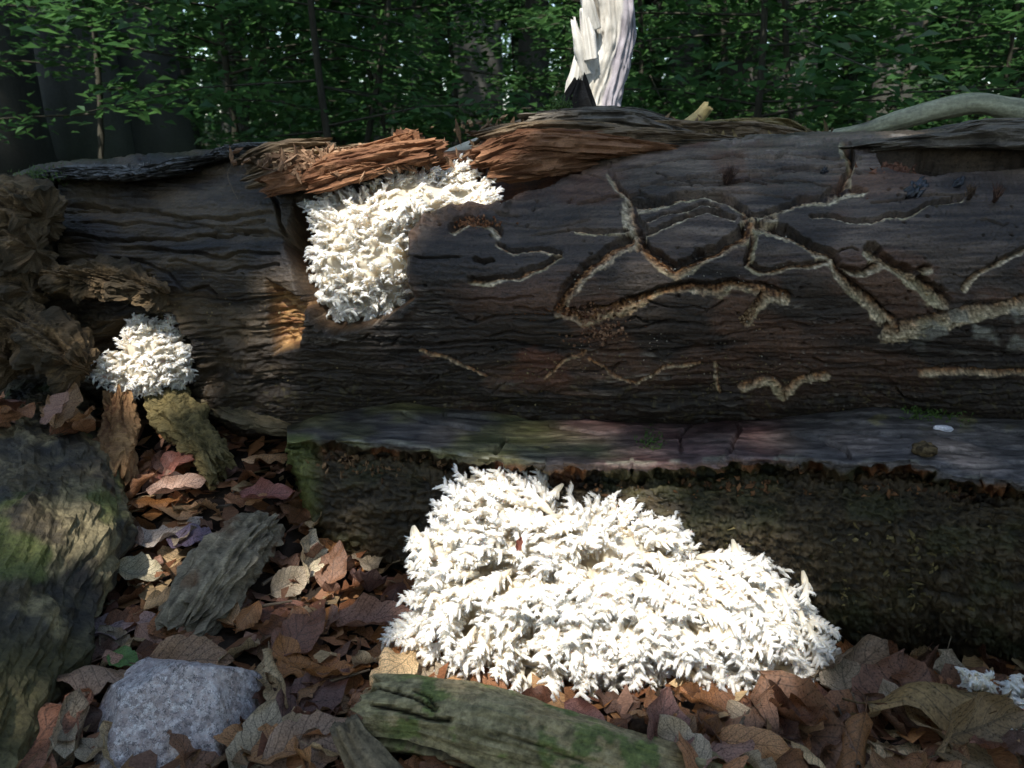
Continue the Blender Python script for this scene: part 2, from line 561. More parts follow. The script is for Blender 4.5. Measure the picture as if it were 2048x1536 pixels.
def make_ground():
    a = np.concatenate([-np.geomspace(160, 1.7, 34), np.linspace(-1.6, 1.6, 150), np.geomspace(1.7, 160, 34)])
    b = np.concatenate([-np.geomspace(60, 0.6, 22), np.linspace(-0.5, 0.4, 10), np.linspace(0.45, 2.4, 110), np.geomspace(2.5, 220, 46)])
    Xg, Yg = np.meshgrid(a, b)
    Z = gz(Xg, Yg)
    V = np.stack([Xg, Yg, Z], -1).reshape(-1, 3)
    n = fbm(V * np.array([8, 8, 8]), 3, 5)
    c = mixc((0.018, 0.013, 0.009), (0.045, 0.030, 0.020), 0.5 + n)
    far = sstep(2, 6, np.hypot(V[:, 0], V[:, 1]))
    c = mixc(c, mixc((0.035, 0.028, 0.018), (0.03, 0.045, 0.018), 0.5 + fbm(V * 0.8, 3, 8)), far)
    tag(obj('ground', V, grid_faces(len(b), len(a)), M_SOIL, col=c), kind='structure')


make_ground()

# ------------------------------------------------------------------ the fallen log
BX = [-1200, -500, 0, 300, 600, 1000, 1500, 2048, 2700, 3400]
BY = [1.95, 1.68, 1.50, 1.385, 1.25, 1.12, 1.04, 1.0, 0.98, 0.98]


def B(px):
    return np.interp(px, BX, BY)


TOPX = [-1200, -300, 0, 100, 300, 480, 600, 800, 950, 1030, 1160, 1300, 1500, 1700, 2048, 2700, 3400]
TOPY = [430, 400, 385, 350, 340, 308, 325, 330, 338, 372, 345, 313, 300, 292, 285, 285, 285]
CRX = [-1200, -300, 0, 100, 200, 400, 500, 600, 634, 806, 970, 1093, 1396, 1584, 1758, 2048, 2700, 3400]
CRY = [760, 760, 765, 775, 800, 830, 850, 845, 832, 808, 824, 840, 850, 834, 814, 842, 850, 850]

GALL = [  # larval galleries: half width px, depth m, pale(0)..rust(1), points
    (6, .005, .1, [(1225, 353), (1240, 382), (1258, 409)]),
    (14, .006, .05, [(1258, 415), (1263, 440), (1270, 456), (1272, 491)]),
    (9, .008, .1, [(1261, 414), (1308, 409), (1357, 391), (1404, 388), (1457, 403), (1492, 421), (1507, 438)]),
    (5, .005, .2, [(1290, 462), (1337, 453), (1372, 429), (1416, 426), (1469, 435)]),
    (3, .003, .2, [(1293, 438), (1351, 423), (1401, 409), (1434, 415)]),
    (14, .011, .65, [(1272, 470), (1293, 494), (1322, 520), (1349, 541), (1381, 526), (1434, 503), (1475, 479), (1495, 456), (1507, 438)]),
    (13, .009, .7, [(1264, 479), (1220, 503), (1187, 523), (1158, 552), (1135, 588), (1124, 618)]),
    (5, .005, .2, [(1255, 456), (1205, 462), (1152, 456)]),
    (5, .005, .4, [(1000, 485), (1029, 503), (1073, 500), (1117, 506)]),
    (6, .006, .4, [(1117, 515), (1090, 535), (1030, 555), (940, 560)]),
    (10, .011, .8, [(1117, 629), (1164, 637), (1217, 623), (1264, 608), (1299, 588), (1331, 576), (1381, 573), (1434, 576), (1469, 570), (1513, 573), (1557, 590)]),
    (13, .010, .7, [(1513, 576), (1557, 588), (1575, 592)]),
    (12, .009, .5, [(1527, 590), (1504, 617), (1492, 643)]),
    (9, .006, .0, [(1507, 438), (1536, 426), (1589, 406), (1638, 397), (1682, 385), (1720, 377)]),
    (15, .005, .05, [(1495, 440), (1515, 452), (1540, 440)]),
    (5, .005, .0, [(1630, 429), (1682, 432), (1741, 441), (1800, 432), (1858, 406), (1917, 399)]),
    (13, .010, .2, [(1521, 453), (1565, 467), (1612, 488), (1653, 514), (1677, 544), (1703, 573), (1735, 602), (1770, 632), (1790, 661)]),
    (9, .010, .1, [(1691, 535), (1729, 543), (1750, 531)]),
    (14, .011, .1, [(1741, 503), (1770, 520), (1800, 544), (1829, 561), (1858, 585), (1888, 600)]),
    (9, .011, .1, [(1829, 556), (1855, 543)]),
    (6, .006, .1, [(1931, 579), (1961, 544), (1999, 523), (2046, 500), (2140, 470)]),
    (6, .007, .3, [(1504, 467), (1492, 523), (1515, 541), (1565, 538), (1624, 532), (1659, 526)]),
    (15, .006, .05, [(1785, 661), (1829, 655), (1873, 640), (1917, 626), (1961, 623), (2060, 600), (2150, 590)]),
    (10, .0035, .45, [(1492, 770), (1540, 764), (1567, 791), (1594, 767), (1649, 750)]),
    (6, .004, .6, [(1840, 744), (1900, 740), (1990, 745), (2060, 752)]),
    (3, .003, .7, [(839, 695), (888, 712), (937, 736), (970, 757)]),
    (3, .003, .8, [(1167, 708), (1126, 732), (1089, 761)]),
    (3, .003, .7, [(1175, 716), (1224, 749), (1273, 769), (1323, 740), (1396, 732)]),
    (5, .002, .3, [(1432, 735), (1442, 785)]),
    (10, .008, .3, [(905, 455), (940, 440), (985, 447), (1000, 458)]),
    (9, .012, .3, [(1690, 375), (1700, 330), (1690, 300)]),
    (7, .006, .2, [(2290, 380), (2200, 430), (2120, 470), (2200, 540)]),
]
SEAMS = [  # dark splits: half width px, depth m, points
    (4, .010, [(640, 692), (700, 691), (822, 687), (970, 683), (1093, 703), (1257, 712), (1350, 706), (1480, 690)]),
    (3, .008, [(1220, 345), (1350, 322), (1500, 312), (1720, 318)]),
    (3, .007, [(1280, 372), (1420, 345), (1560, 338), (1700, 330)]),
    (2.5, .006, [(1500, 352), (1600, 340), (1720, 342)]),
    (10, .055, [(108, 345), (108, 420), (104, 520), (100, 570)]),
    (4, .010, [(115, 400), (230, 420), (380, 432), (540, 425)]),
    (4, .011, [(120, 470), (260, 480), (360, 476), (520, 462), (580, 470)]),
    (4, .010, [(240, 495), (330, 502), (430, 512), (560, 506)]),
    (3, .007, [(170, 445), (300, 450), (430, 452), (520, 440)]),
    (3, .007, [(340, 522), (420, 540), (510, 540), (560, 530)]),
    (3, .008, [(120, 520), (190, 512), (260, 520), (330, 540), (370, 580)]),
    (4, .012, [(380, 580), (420, 576), (430, 590)]),
    (5, .015, [(560, 310), (540, 380), (560, 440), (590, 500)]),
    (3, .006, [(860, 590), (960, 600), (1060, 596)]),
    (3, .006, [(1300, 640), (1420, 650), (1500, 648)]),
    (3, .006, [(1560, 652), (1660, 656), (1740, 652)]),
    (4, .009, [(1080, 790), (1200, 800), (1330, 812), (1480, 806)]),
    (3, .007, [(1600, 700), (1750, 706), (1850, 720), (2048, 715)]),
    (3, .007, [(1380, 690), (1480, 712), (1560, 716)]),
    (3, .007, [(1640, 770), (1760, 772), (1840, 786), (2048, 776)]),
    (5, .012, [(950, 520), (968, 530), (985, 522)]),
]
CAV_MID = [(592, 400), (640, 378), (760, 325), (860, 300), (950, 296), (1012, 320), (1018, 378), (985, 400), (900, 410), (845, 425),
           (816, 468), (810, 560), (826, 596), (740, 648), (665, 668), (620, 645), (588, 560), (574, 480)]
CAV_RUST = [(955, 300), (1060, 275), (1250, 292), (1200, 318), (1160, 348), (1030, 388), (1004, 404), (960, 340)]
CAV_GAP = [(1752, 300), (1900, 296), (2060, 288), (2300, 290), (2300, 335), (2060, 330), (1960, 342), (1870, 352), (1800, 342), (1765, 330)]
CAV_FUNG3 = [(200, 690), (240, 640), (330, 630), (380, 690), (370, 770), (220, 780)]
PATCH_ORANGE = [(530, 560), (560, 570), (610, 610), (590, 700), (545, 712), (528, 640)]


def resample_rows(curves, counts, lin=()):
    """curves: list of (n,3) arrays; Catmull-Rom across them, counts rows per gap"""
    out = []
    C = [2 * curves[0] - curves[1]] + curves + [2 * curves[-1] - curves[-2]]
    for k in range(len(curves) - 1):
        p0, p1, p2, p3 = C[k], C[k + 1], C[k + 2], C[k + 3]
        n = counts[k]
        for j in range(n):
            t = j / n
            if k in lin:
                out.append(p1 * (1 - t) + p2 * t)
                continue
            out.append(0.5 * (2 * p1 + (p2 - p0) * t + (2 * p0 - 5 * p1 + 4 * p2 - p3) * t ** 2 + (3 * p1 - p0 - 3 * p2 + p3) * t ** 3))
    out.append(curves[-1])
    return np.stack(out)


def grid_normals(G):
    du = np.gradient(G, axis=1); dv = np.gradient(G, axis=0)
    n = np.cross(du, dv)
    n /= np.linalg.norm(n, axis=-1, keepdims=True) + 1e-12
    return n


def smooth_cols(a, k):
    ker = np.hanning(2 * k + 3)[1:-1]; ker /= ker.sum()
    return np.convolve(np.pad(a, k, mode='edge'), ker, mode='valid')


def make_log():
    root = thing('fallen_log', 'huge dark rotten fallen beech log carved with pale winding beetle galleries', 'log', (0.1, 1.35, 0.0))
    cols = np.concatenate([np.arange(-1200, -60, 12), np.arange(-60, 2110, 2.3), np.arange(2110, 3400, 12)])
    T = smooth_cols(np.interp(cols, TOPX, TOPY), 12) + 5 * fbm(np.stack([cols / 60, 0 * cols, 0 * cols], -1), 3, 2)
    C = smooth_cols(np.interp(cols, CRX, CRY), 12)
    b = smooth_cols(B(cols), 20)
    H = C - T
    cv = []
    top = P(cols, T, b + 0.20)
    back = P(cols, T - 4, b + 0.32)
    cv.append(np.stack([back[:, 0], back[:, 1] + 0.16, back[:, 2] * 0 + 0.02], -1))
    cv.append(np.stack([back[:, 0], back[:, 1] + 0.17, back[:, 2] - 0.22], -1))
    cv.append(back)
    cv.append(top)
    cv.append(P(cols, T + 0.2 * H, b + 0.07))
    cv.append(P(cols, T + 0.45 * H, b + 0.0))
    cv.append(P(cols, T + 0.75 * H, b + 0.012))
    cv.append(P(cols, C, b + 0.065))
    cv.append(P(cols, C + 70, b + 0.16))
    cv.append(P(cols, C + 140, b + 0.30))
    G = resample_rows(cv, [3, 5, 22, 66, 70, 80, 72, 20, 8])
    nr, nc = G.shape[:2]
    N = grid_normals(G)
    if N[nr // 2, nc // 2, 1] > 0: N = -N
    px, py = PIX(G)
    front = (np.arange(nr) >= 12)[:, None] * np.ones((1, nc))
    # jittered pixel coordinates make every carved edge ragged
    q = np.stack([px / 9, py / 9, 0 * px], -1)
    jx = px + 1.6 * fbm(q, 3, 11) + 6 * vnoise(q / 4.5, 14)
    jy = py + 1.6 * fbm(q + 40, 3, 12) + 6 * vnoise(q / 4.5 + 9, 15)
    d = np.zeros(px.shape)
    # long fibres, warped along the trunk
    warp = 10 * fbm(np.stack([px / 260, py / 120, 0 * px], -1), 2, 21)
    gq = np.stack([px / 130, (py + warp) / 7.0, 0 * px], -1)
    g1 = fbm(gq, 4, 22, 0.6)
    rough_zone = np.clip(0.35 + 0.65 * sstep(560, 700, py) + 0.6 * sstep(620, 420, px) + 0.45 * sstep(345, 320, py), 0, 1.3)
    d += 0.0034 * g1 * rough_zone
    rid = 1 - np.abs(fbm(np.stack([px / 220, (py + warp) / 15.0, 0 * px + 4], -1), 3, 25))
    d -= 0.010 * sstep(0.93, 1.0, rid) * np.clip(rough_zone - 0.3, 0, 1) * sstep(-.15, .25, fbm(np.stack([px / 120, py / 70, 0 * px + 8], -1), 2, 24))
    d += 0.012 * fbm(np.stack([px / 210, (py + warp) / 90, 0 * px], -1), 3, 26) * (0.6 + 0.8 * sstep(600, 380, px))
    d += 0.0012 * fbm(np.stack([px / 5, py / 4, 0 * px], -1), 2, 27)
    # thin raised fibres, paler than the wood around them
    rid2 = 1 - np.abs(fbm(np.stack([px / 330, (py + .6 * warp) / 11.0, 0 * px + 2], -1), 3, 29))
    pz = np.clip(sstep(540, 640, py) + sstep(350, 320, py) + .5 * sstep(620, 480, px), 0, 1) * sstep(-.1, .25, fbm(np.stack([px / 140, py / 60, 0 * px + 5], -1), 2, 30))
    pale = sstep(.95, .985, rid2) * pz
    d += .0022 * pale
    # terraces on the left part and low on the face
    terr = fbm(np.stack([px / 170, (py + warp) / 34, 0 * px + 7], -1), 3, 28)
    tz = np.clip(sstep(640, 500, px) + 0.8 * sstep(640, 740, py), 0, 1)
    d += tz * (.010 - .004 * sstep(640, 500, px)) * (np.floor(terr * 4) / 4 + 0.35 * (terr * 4 - np.floor(terr * 4)) ** 6)
    edge_n = fbm(np.stack([px / 7, py / 7, 0 * px + 3], -1), 2, 16)
    gm = np.zeros(px.shape); gr = np.zeros(px.shape); gd = np.zeros(px.shape); gs = np.zeros(px.shape); kc = np.zeros(px.shape)
    for hw, dep, rust, pts in GALL:
        hw = hw * 1.12
        ds, dy_ = seg_dist_dy(jx, jy, pts)
        ds = ds * (1 + .38 * vnoise(np.stack([px / 38, py / 38, 0 * px + hw], -1), 17) + .22 * edge_n)
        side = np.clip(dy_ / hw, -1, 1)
        lo_ = sstep(-.2, .4, side)
        k = 1 - sstep(hw * (.86 - .45 * lo_), hw * (1.0 + .12 * lo_) + .9, ds)
        dd = dep * k * (1.05 - .85 * side)             # deepest under the upper lip, ramping out below
        d = d * (1 - .55 * k) - np.maximum(0, dd - gd)
        gd = np.maximum(gd, dd)
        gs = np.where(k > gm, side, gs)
        gr = np.where(k > gm, rust, gr)
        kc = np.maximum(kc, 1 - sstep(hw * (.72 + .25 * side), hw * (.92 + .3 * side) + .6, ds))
        gm = np.maximum(gm, k)
    floor_n = fbm(np.stack([px / 4.5, py / 4.5, 0 * px], -1), 3, 33)
    d += gm * 0.0026 * floor_n
    sm = np.zeros(px.shape)
    for hw, dep, pts in SEAMS:
        ds = seg_dist(jx, jy, pts)
        k = 1 - sstep(hw * 0.35, hw * 1.2, ds)
        d -= dep * k; sm = np.maximum(sm, k)
    rq = np.random.RandomState(8)
    for _ in range(95):                       # short drying cracks along the grain
        cx_, cy_ = rq.uniform(110, 2060), rq.uniform(330, 810)
        if rq.rand() < .45: cy_ = rq.uniform(600, 810)
        Lc = rq.uniform(40, 260)
        pts = [(cx_ + Lc * (t - .5), cy_ + rq.normal(0, 3.0) + 6 * math.sin(t * 5 + cx_)) for t in np.linspace(0, 1, 6)]
        sel = (np.abs(px - cx_) < Lc * .5 + 12) & (np.abs(py - cy_) < 26)
        hwc = rq.uniform(1.3, 3.0)
        k = 1 - sstep(hwc * .3, hwc * 1.2, seg_dist(jx[sel], py[sel], pts))
        d[sel] -= rq.uniform(.004, .010) * k * (1 - gm[sel])
    # small bore holes
    rh = np.random.RandomState(5)
    for _ in range(90):
        hx, hy, hr = rh.uniform(850, 2040), rh.uniform(370, 760), rh.uniform(1.6, 4)
        sel = (np.abs(px - hx) < 12) & (np.abs(py - hy) < 10)
        d[sel] -= 0.008 * (1 - sstep(hr * 0.4, hr, np.hypot((px[sel] - hx) * 0.7, py[sel] - hy)))
    cav = 1 - sstep(-8, 5, poly_sd(jx, jy, CAV_MID))
    d -= 0.13 * cav
    d += 0.006 * (1 + 1.5 * fbm(q / 2, 3, 18)) * np.exp(-((poly_sd(jx, jy, CAV_MID) - 16) / 14) ** 2) * sstep(780, 820, px) * sstep(380, 420, py)
    cr = (1 - sstep(-6, 4, poly_sd(jx, jy, CAV_RUST)))
    d -= 0.05 * cr + cr * 0.012 * fbm(np.stack([px / 40, py / 12, 0 * px], -1), 3, 35)
    cg = 1 - sstep(-10, 3, poly_sd(px + .3 * (jx - px), py + .6 * (jy - py), CAV_GAP))
    d -= 0.24 * cg
    cf = 1 - sstep(-20, 12, poly_sd(jx, jy, CAV_FUNG3))
    d -= 0.05 * cf
    po = 1 - sstep(-12, 4, poly_sd(jx, jy, PATCH_ORANGE))
    d -= 0.03 * po - po * .006 * fbm(np.stack([px / 12, py / 5, 0 * px], -1), 3, 36)
    # crumbling zone under the left fungus / bottom left
    cz = sstep(560, 700, py) * sstep(620, 480, px) * (1 - po)
    d += cz * 0.03 * fbm(np.stack([px / 70, py / 50, 0 * px], -1), 4, 37)
    G2 = G + N * (d * front)[..., None]
    # ---------------- colours of the wood, plus shade painted under gallery lips and in the gap
    base = mixc((0.016, 0.012, 0.009), (0.050, 0.036, 0.026), 0.5 + g1)
    gray = mixc((0.062, 0.043, 0.031), (0.205, 0.150, 0.108), 0.5 + 1.3 * g1)
    wg = sstep(700, 400, py) * sstep(820, 1250, px) * (0.6 + 0.8 * fbm(np.stack([px / 160, py / 90, 0 * px], -1), 3, 41))
    wg = np.maximum(wg, 0.9 * sstep(400, 330, py) * sstep(1000, 1200, px))
    col = mixc(base, gray, wg)
    br = sstep(0.05, 0.4, fbm(np.stack([px / 150, py / 75, 0 * px], -1), 3, 43)) * sstep(850, 1000, px)
    col = mixc(col, mixc((0.075, 0.036, 0.020), (0.16, 0.085, 0.05), 0.5 + g1), 0.75 * br)
    lowr = sstep(.0, .3, fbm(np.stack([px / 120, py / 40, 0 * px + 3], -1), 3, 44)) * sstep(660, 700, py) * sstep(800, 760, py) * sstep(760, 840, px) * sstep(1300, 1150, px)
    col = mixc(col, mixc((0.09, 0.03, 0.016), (0.22, 0.09, 0.05), 0.5 + g1), .7 * lowr)
    col = mixc(col, mixc((.12, .095, .07), (.34, .29, .23), .5 + g1), .75 * pale)
    left = sstep(800, 430, px + 120 * fbm(np.stack([px / 90, py / 40, 0 * px + 6], -1), 3, 48))
    lc = mixc((0.016, 0.011, 0.007), (0.090, 0.063, 0.034), 0.5 + 1.2 * fbm(np.stack([px / 90, (py + warp) / 26, 0 * px], -1), 4, 45))
    col = mixc(col, lc, left)
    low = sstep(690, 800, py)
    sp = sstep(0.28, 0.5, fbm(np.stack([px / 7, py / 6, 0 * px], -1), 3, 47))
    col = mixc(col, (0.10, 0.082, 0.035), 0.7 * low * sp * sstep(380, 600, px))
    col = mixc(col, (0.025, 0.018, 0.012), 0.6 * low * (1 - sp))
    tan = mixc((0.30, 0.225, 0.125), (0.62, 0.51, 0.34), 0.5 + floor_n)
    tan = mixc(tan, (0.24, 0.22, 0.10), 0.4 * sstep(0.0, 0.3, fbm(np.stack([px / 60, py / 50, 0 * px], -1), 2, 49)))
    rus = mixc((0.09, 0.03, 0.010), (0.42, 0.21, 0.085), 0.45 + floor_n)
    lip_shade = (0.035, 0.018, 0.009)
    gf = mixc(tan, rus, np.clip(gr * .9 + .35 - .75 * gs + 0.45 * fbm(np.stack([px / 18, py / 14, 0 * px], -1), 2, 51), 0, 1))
    gf = mixc(gf, lip_shade, sstep(-.1, -.65, gs + .25 * floor_n))  # shadow below the upper lip painted into the floor, over the real rust
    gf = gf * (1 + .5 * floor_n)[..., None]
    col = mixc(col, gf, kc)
    col = mixc(col, mixc((0.10, 0.035, 0.014), (0.24, 0.095, 0.035), 0.5 + g1), np.clip(cr, 0, 1))
    col = mixc(col, mixc((0.12, 0.06, 0.03), (0.26, 0.14, 0.06), 0.5 + g1), cav * 0.9)
    col = mixc(col, mixc((0.20, 0.09, 0.035), (0.42, 0.24, 0.09), 0.5 + 1.3 * fbm(np.stack([px / 16, py / 5, 0 * px], -1), 3, 53)), po)
    col = mixc(col, (0.014, 0.010, 0.008), cg)  # darkness of the deep gap painted onto its walls
    rimb = np.exp(-((poly_sd(jx, jy, CAV_MID) - 14) / 16) ** 2) * sstep(790, 812, px) * sstep(960, 880, px)
    col = mixc(col, mixc((0.05, 0.03, 0.02), (0.13, 0.075, 0.045), 0.5 + g1), 0.8 * rimb * sstep(-.3, .3, fbm(q / 2.5, 3, 19)))
    pw = sstep(0.1, 0.4, fbm(np.stack([px / 40, py / 30, 0 * px], -1), 3, 55)) * sstep(1780, 1900, px) * sstep(580, 620, py) * sstep(720, 670, py)
    col = mixc(col, (0.34, 0.33, 0.27), 0.7 * pw)
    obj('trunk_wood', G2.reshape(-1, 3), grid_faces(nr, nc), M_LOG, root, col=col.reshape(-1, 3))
    return root


LOG = make_log()

EDX = [560, 590, 630, 822, 929, 1085, 1200, 1362, 1440, 1461, 1567, 1690, 1760, 1827, 1929, 2048, 2700, 3400]
EDY = [880, 884, 877, 890, 908, 924, 930, 928, 926, 912, 917, 932, 928, 924, 950, 962, 985, 1000]


def make_ledge(root):
    cols = np.concatenate([np.arange(574, 2110, 2.3), np.arange(2110, 3400, 14)])
    b = B(cols)
    C = np.interp(cols, CRX, CRY)
    q1 = np.stack([cols / 30, 0 * cols, 0 * cols], -1)
    E = np.interp(cols, EDX, EDY) + 3.5 * fbm(q1, 4, 61) + 9 * np.round(1.6 * fbm(q1 * 0.22, 2, 62)) / 1.6
    e = b - 0.085 + 0.006 * fbm(q1, 3, 63)
    endt = sstep(574, 660, cols)             # broken left end tapers to a wedge
    E0 = smooth_cols(np.interp(cols, EDX, EDY), 10)
    cv = [P(cols, C - 30, b + 0.20), P(cols, C - 4, b + 0.075),
          P(cols, C + (E0 - C) * 0.5, b - 0.01), P(cols, C + (E0 - C) * .88, b - .066),
          P(cols, E, e)]
    lip = 5 + 9 * endt * (.7 + .6 * vnoise(q1 * .8, 64))
    cv.append(P(cols, E + lip, e + 0.002))
    cv.append(P(cols, E + lip + 2 + 8 * endt, e + 0.045))
    cv.append(P(cols, E + 14 + 42 * endt, e + 0.034 - 0.015 * endt))
    cv.append(P(cols, E + 20 + 130 * endt, e + 0.04 - 0.035 * endt))
    cv.append(P(cols, E + 30 + 260 * endt, e + 0.06 - 0.02 * endt))
    cv.append(P(cols, E + 40 + 390 * endt, e + 0.09 + 0.02 * endt))
    cv.append(P(cols, E + 50 + 470 * endt, e + 0.16 + 0.06 * endt))
    cv.append(P(cols, E + 60 + 470 * endt, e + 0.30))
    # crisp rows near the plate edge
    G = resample_rows(cv, [3, 26, 20, 6, 5, 9, 12, 34, 44, 40, 16, 4], lin=(3, 4, 5))
    nr, nc = G.shape[:2]
    N = grid_normals(G)
    if N[10, nc // 2, 2] < 0: N = -N
    px, py = PIX(G)
    row = np.arange(nr)[:, None] + 0 * px
    plate = row < 60
    Ecol = E[None, :] + 0 * px
    g = fbm(np.stack([px / 90, py / 6, 0 * px], -1), 4, 65)
    lumps = fbm(np.stack([(px + 1.1 * py) / 85, (py - .16 * px + 9 * vnoise(np.stack([px / 60, py / 50, 0 * px], -1), 60)) / 21, row * 0.013], -1), 4, 66, .6)
    fine = fbm(np.stack([(px + .8 * py) / 11, (py - .3 * px) / 5.5, 0 * px], -1), 3, 67, .6)
    d = np.where(plate, 0.0026 * g + 0.004 * fbm(np.stack([px / 200, py / 60, 0 * px], -1), 2, 68), 0.010 * lumps + 0.008 * fine)
    near = np.exp(-((row - 66) / 8.0) ** 2)
    d += near * 0.016 * fbm(np.stack([px / 22, py / 12, 0 * px], -1), 4, 69)
    seam = np.zeros(px.shape)
    for hw, dep, pts in [
        (4, .008, [(806, 828), (860, 846), (900, 848), (960, 858)]), (3, .006, [(890, 828), (1000, 836), (1090, 834)]),
        (5, .010, [(1013, 876), (1000, 892), (990, 904)]), (4, .008, [(1362, 905), (1358, 870), (1380, 850)]),
        (5, .010, [(1460, 905), (1470, 880), (1480, 860), (1475, 850)]), (5, .010, [(1585, 868), (1640, 876), (1690, 900), (1700, 915)]),
        (3, .006, [(1600, 870), (1700, 866), (1800, 874)]), (2.5, .005, [(1880, 870), (1960, 890), (2048, 900)]),
        (2.5, .005, [(1900, 900), (1980, 920), (2048, 930)]), (2.5, .004, [(1930, 850), (2000, 866), (2048, 872)]),
        (3, .005, [(1100, 850), (1200, 868), (1260, 862)])]:
        k = 1 - sstep(hw * 0.3, hw * 1.15, seg_dist(px + 3 * fine, py + 3 * lumps, pts))
        d -= dep * k * plate; seam = np.maximum(seam, k * plate)
    G2 = G + N * d[..., None]
    gn = 0.5 + 1.2 * g
    pl = mixc((0.045, 0.040, 0.036), (0.10, 0.088, 0.078), gn)
    olive = sstep(-0.15, 0.3, fbm(np.stack([px / 120, py / 40, 0 * px], -1), 3, 71)) * sstep(1280, 1050, px)
    pl = mixc(pl, mixc((0.075, 0.075, 0.025), (0.15, 0.135, 0.06), gn), 0.85 * olive)
    red = sstep(1060, 1180, px) * sstep(1620, 1500, px)
    pl = mixc(pl, mixc((0.085, 0.038, 0.036), (0.21, 0.115, 0.10), gn), 0.85 * red * (0.65 + 0.6 * lumps))
    grn = np.exp(-(((px - 1180) / 60) ** 2 + ((py - 900) / 22) ** 2))
    pl = mixc(pl, (0.085, 0.105, 0.035), 0.6 * grn)
    r2 = sstep(1560, 1700, px)
    pl = mixc(pl, mixc((0.07, 0.064, 0.062), (0.15, 0.135, 0.13), gn), 0.8 * r2)
    pl = mixc(pl, (0.16, 0.14, 0.06), 0.8 * r2 * sstep(0.15, 0.4, fbm(np.stack([px / 45, py / 20, 0 * px], -1), 3, 73)) * sstep(880, 840, py))
    pl = mixc(pl, (0.30, 0.28, 0.2), 0.7 * np.exp(-((py - Ecol + 3) / 3.0) ** 2) * sstep(0, 0.3, fbm(np.stack([px / 30, 0 * px, 0 * px], -1), 3, 74)))
    pg = fbm(np.stack([(px + 2 * py) / 26, (py - .1 * px) / 3.2, 0 * px], -1), 3, 77, .6)
    pl = np.clip(pl * (1 + .9 * pg)[..., None], .01, 1)
    fc = mixc((0.012, 0.009, 0.005), (0.075, 0.054, 0.026), 0.5 + 0.7 * lumps + 0.6 * fine)
    fc = mixc(fc, (0.042, 0.048, 0.016), 0.5 * sstep(0.0, 0.4, fbm(np.stack([px / 90, py / 60, 0 * px], -1), 3, 75)))
    crumb = near * sstep(.05, 0.35, fbm(np.stack([px / 60, py / 18, 0 * px], -1), 3, 76))
    fc = mixc(fc, mixc((0.13, 0.045, 0.018), (0.30, 0.13, 0.055), 0.5 + fine * 1.5), 0.9 * crumb)
    col = np.where(plate[..., None], pl, fc)
    mossy = sstep(655, 600, px) * sstep(860, 875, py)
    col = mixc(col, (0.14, 0.16, 0.045), 0.8 * mossy)
    tag(obj('lower_ledge', G2.reshape(-1, 3), grid_faces(nr, nc), M_LOG, root, col=col.reshape(-1, 3)),
        'flat plate of bare wood jutting out low on the log')


make_ledge(LOG)


def wood_part(name, root, pts, ra, rb, c1, c2, seed, mat=None, label=None, c3=None, **kw):
    V, F, info = woody(pts, ra, rb, seed=seed, **kw)
    t = 0.5 + 0.9 * info['rel'] + 0.5 * info['lum']
    col = mixc(c1, c2, t)
    if c3 is not None:
        col = mixc(col, c3, sstep(0.0, 0.35, info['lum']))
    o = obj(name, V, F, mat or M_ROT, root, col=col, smooth=False)
    if label: o['label'] = label
    return o


def PP(*t):
    return [tuple(P(a, b, c)) for a, b, c in t]


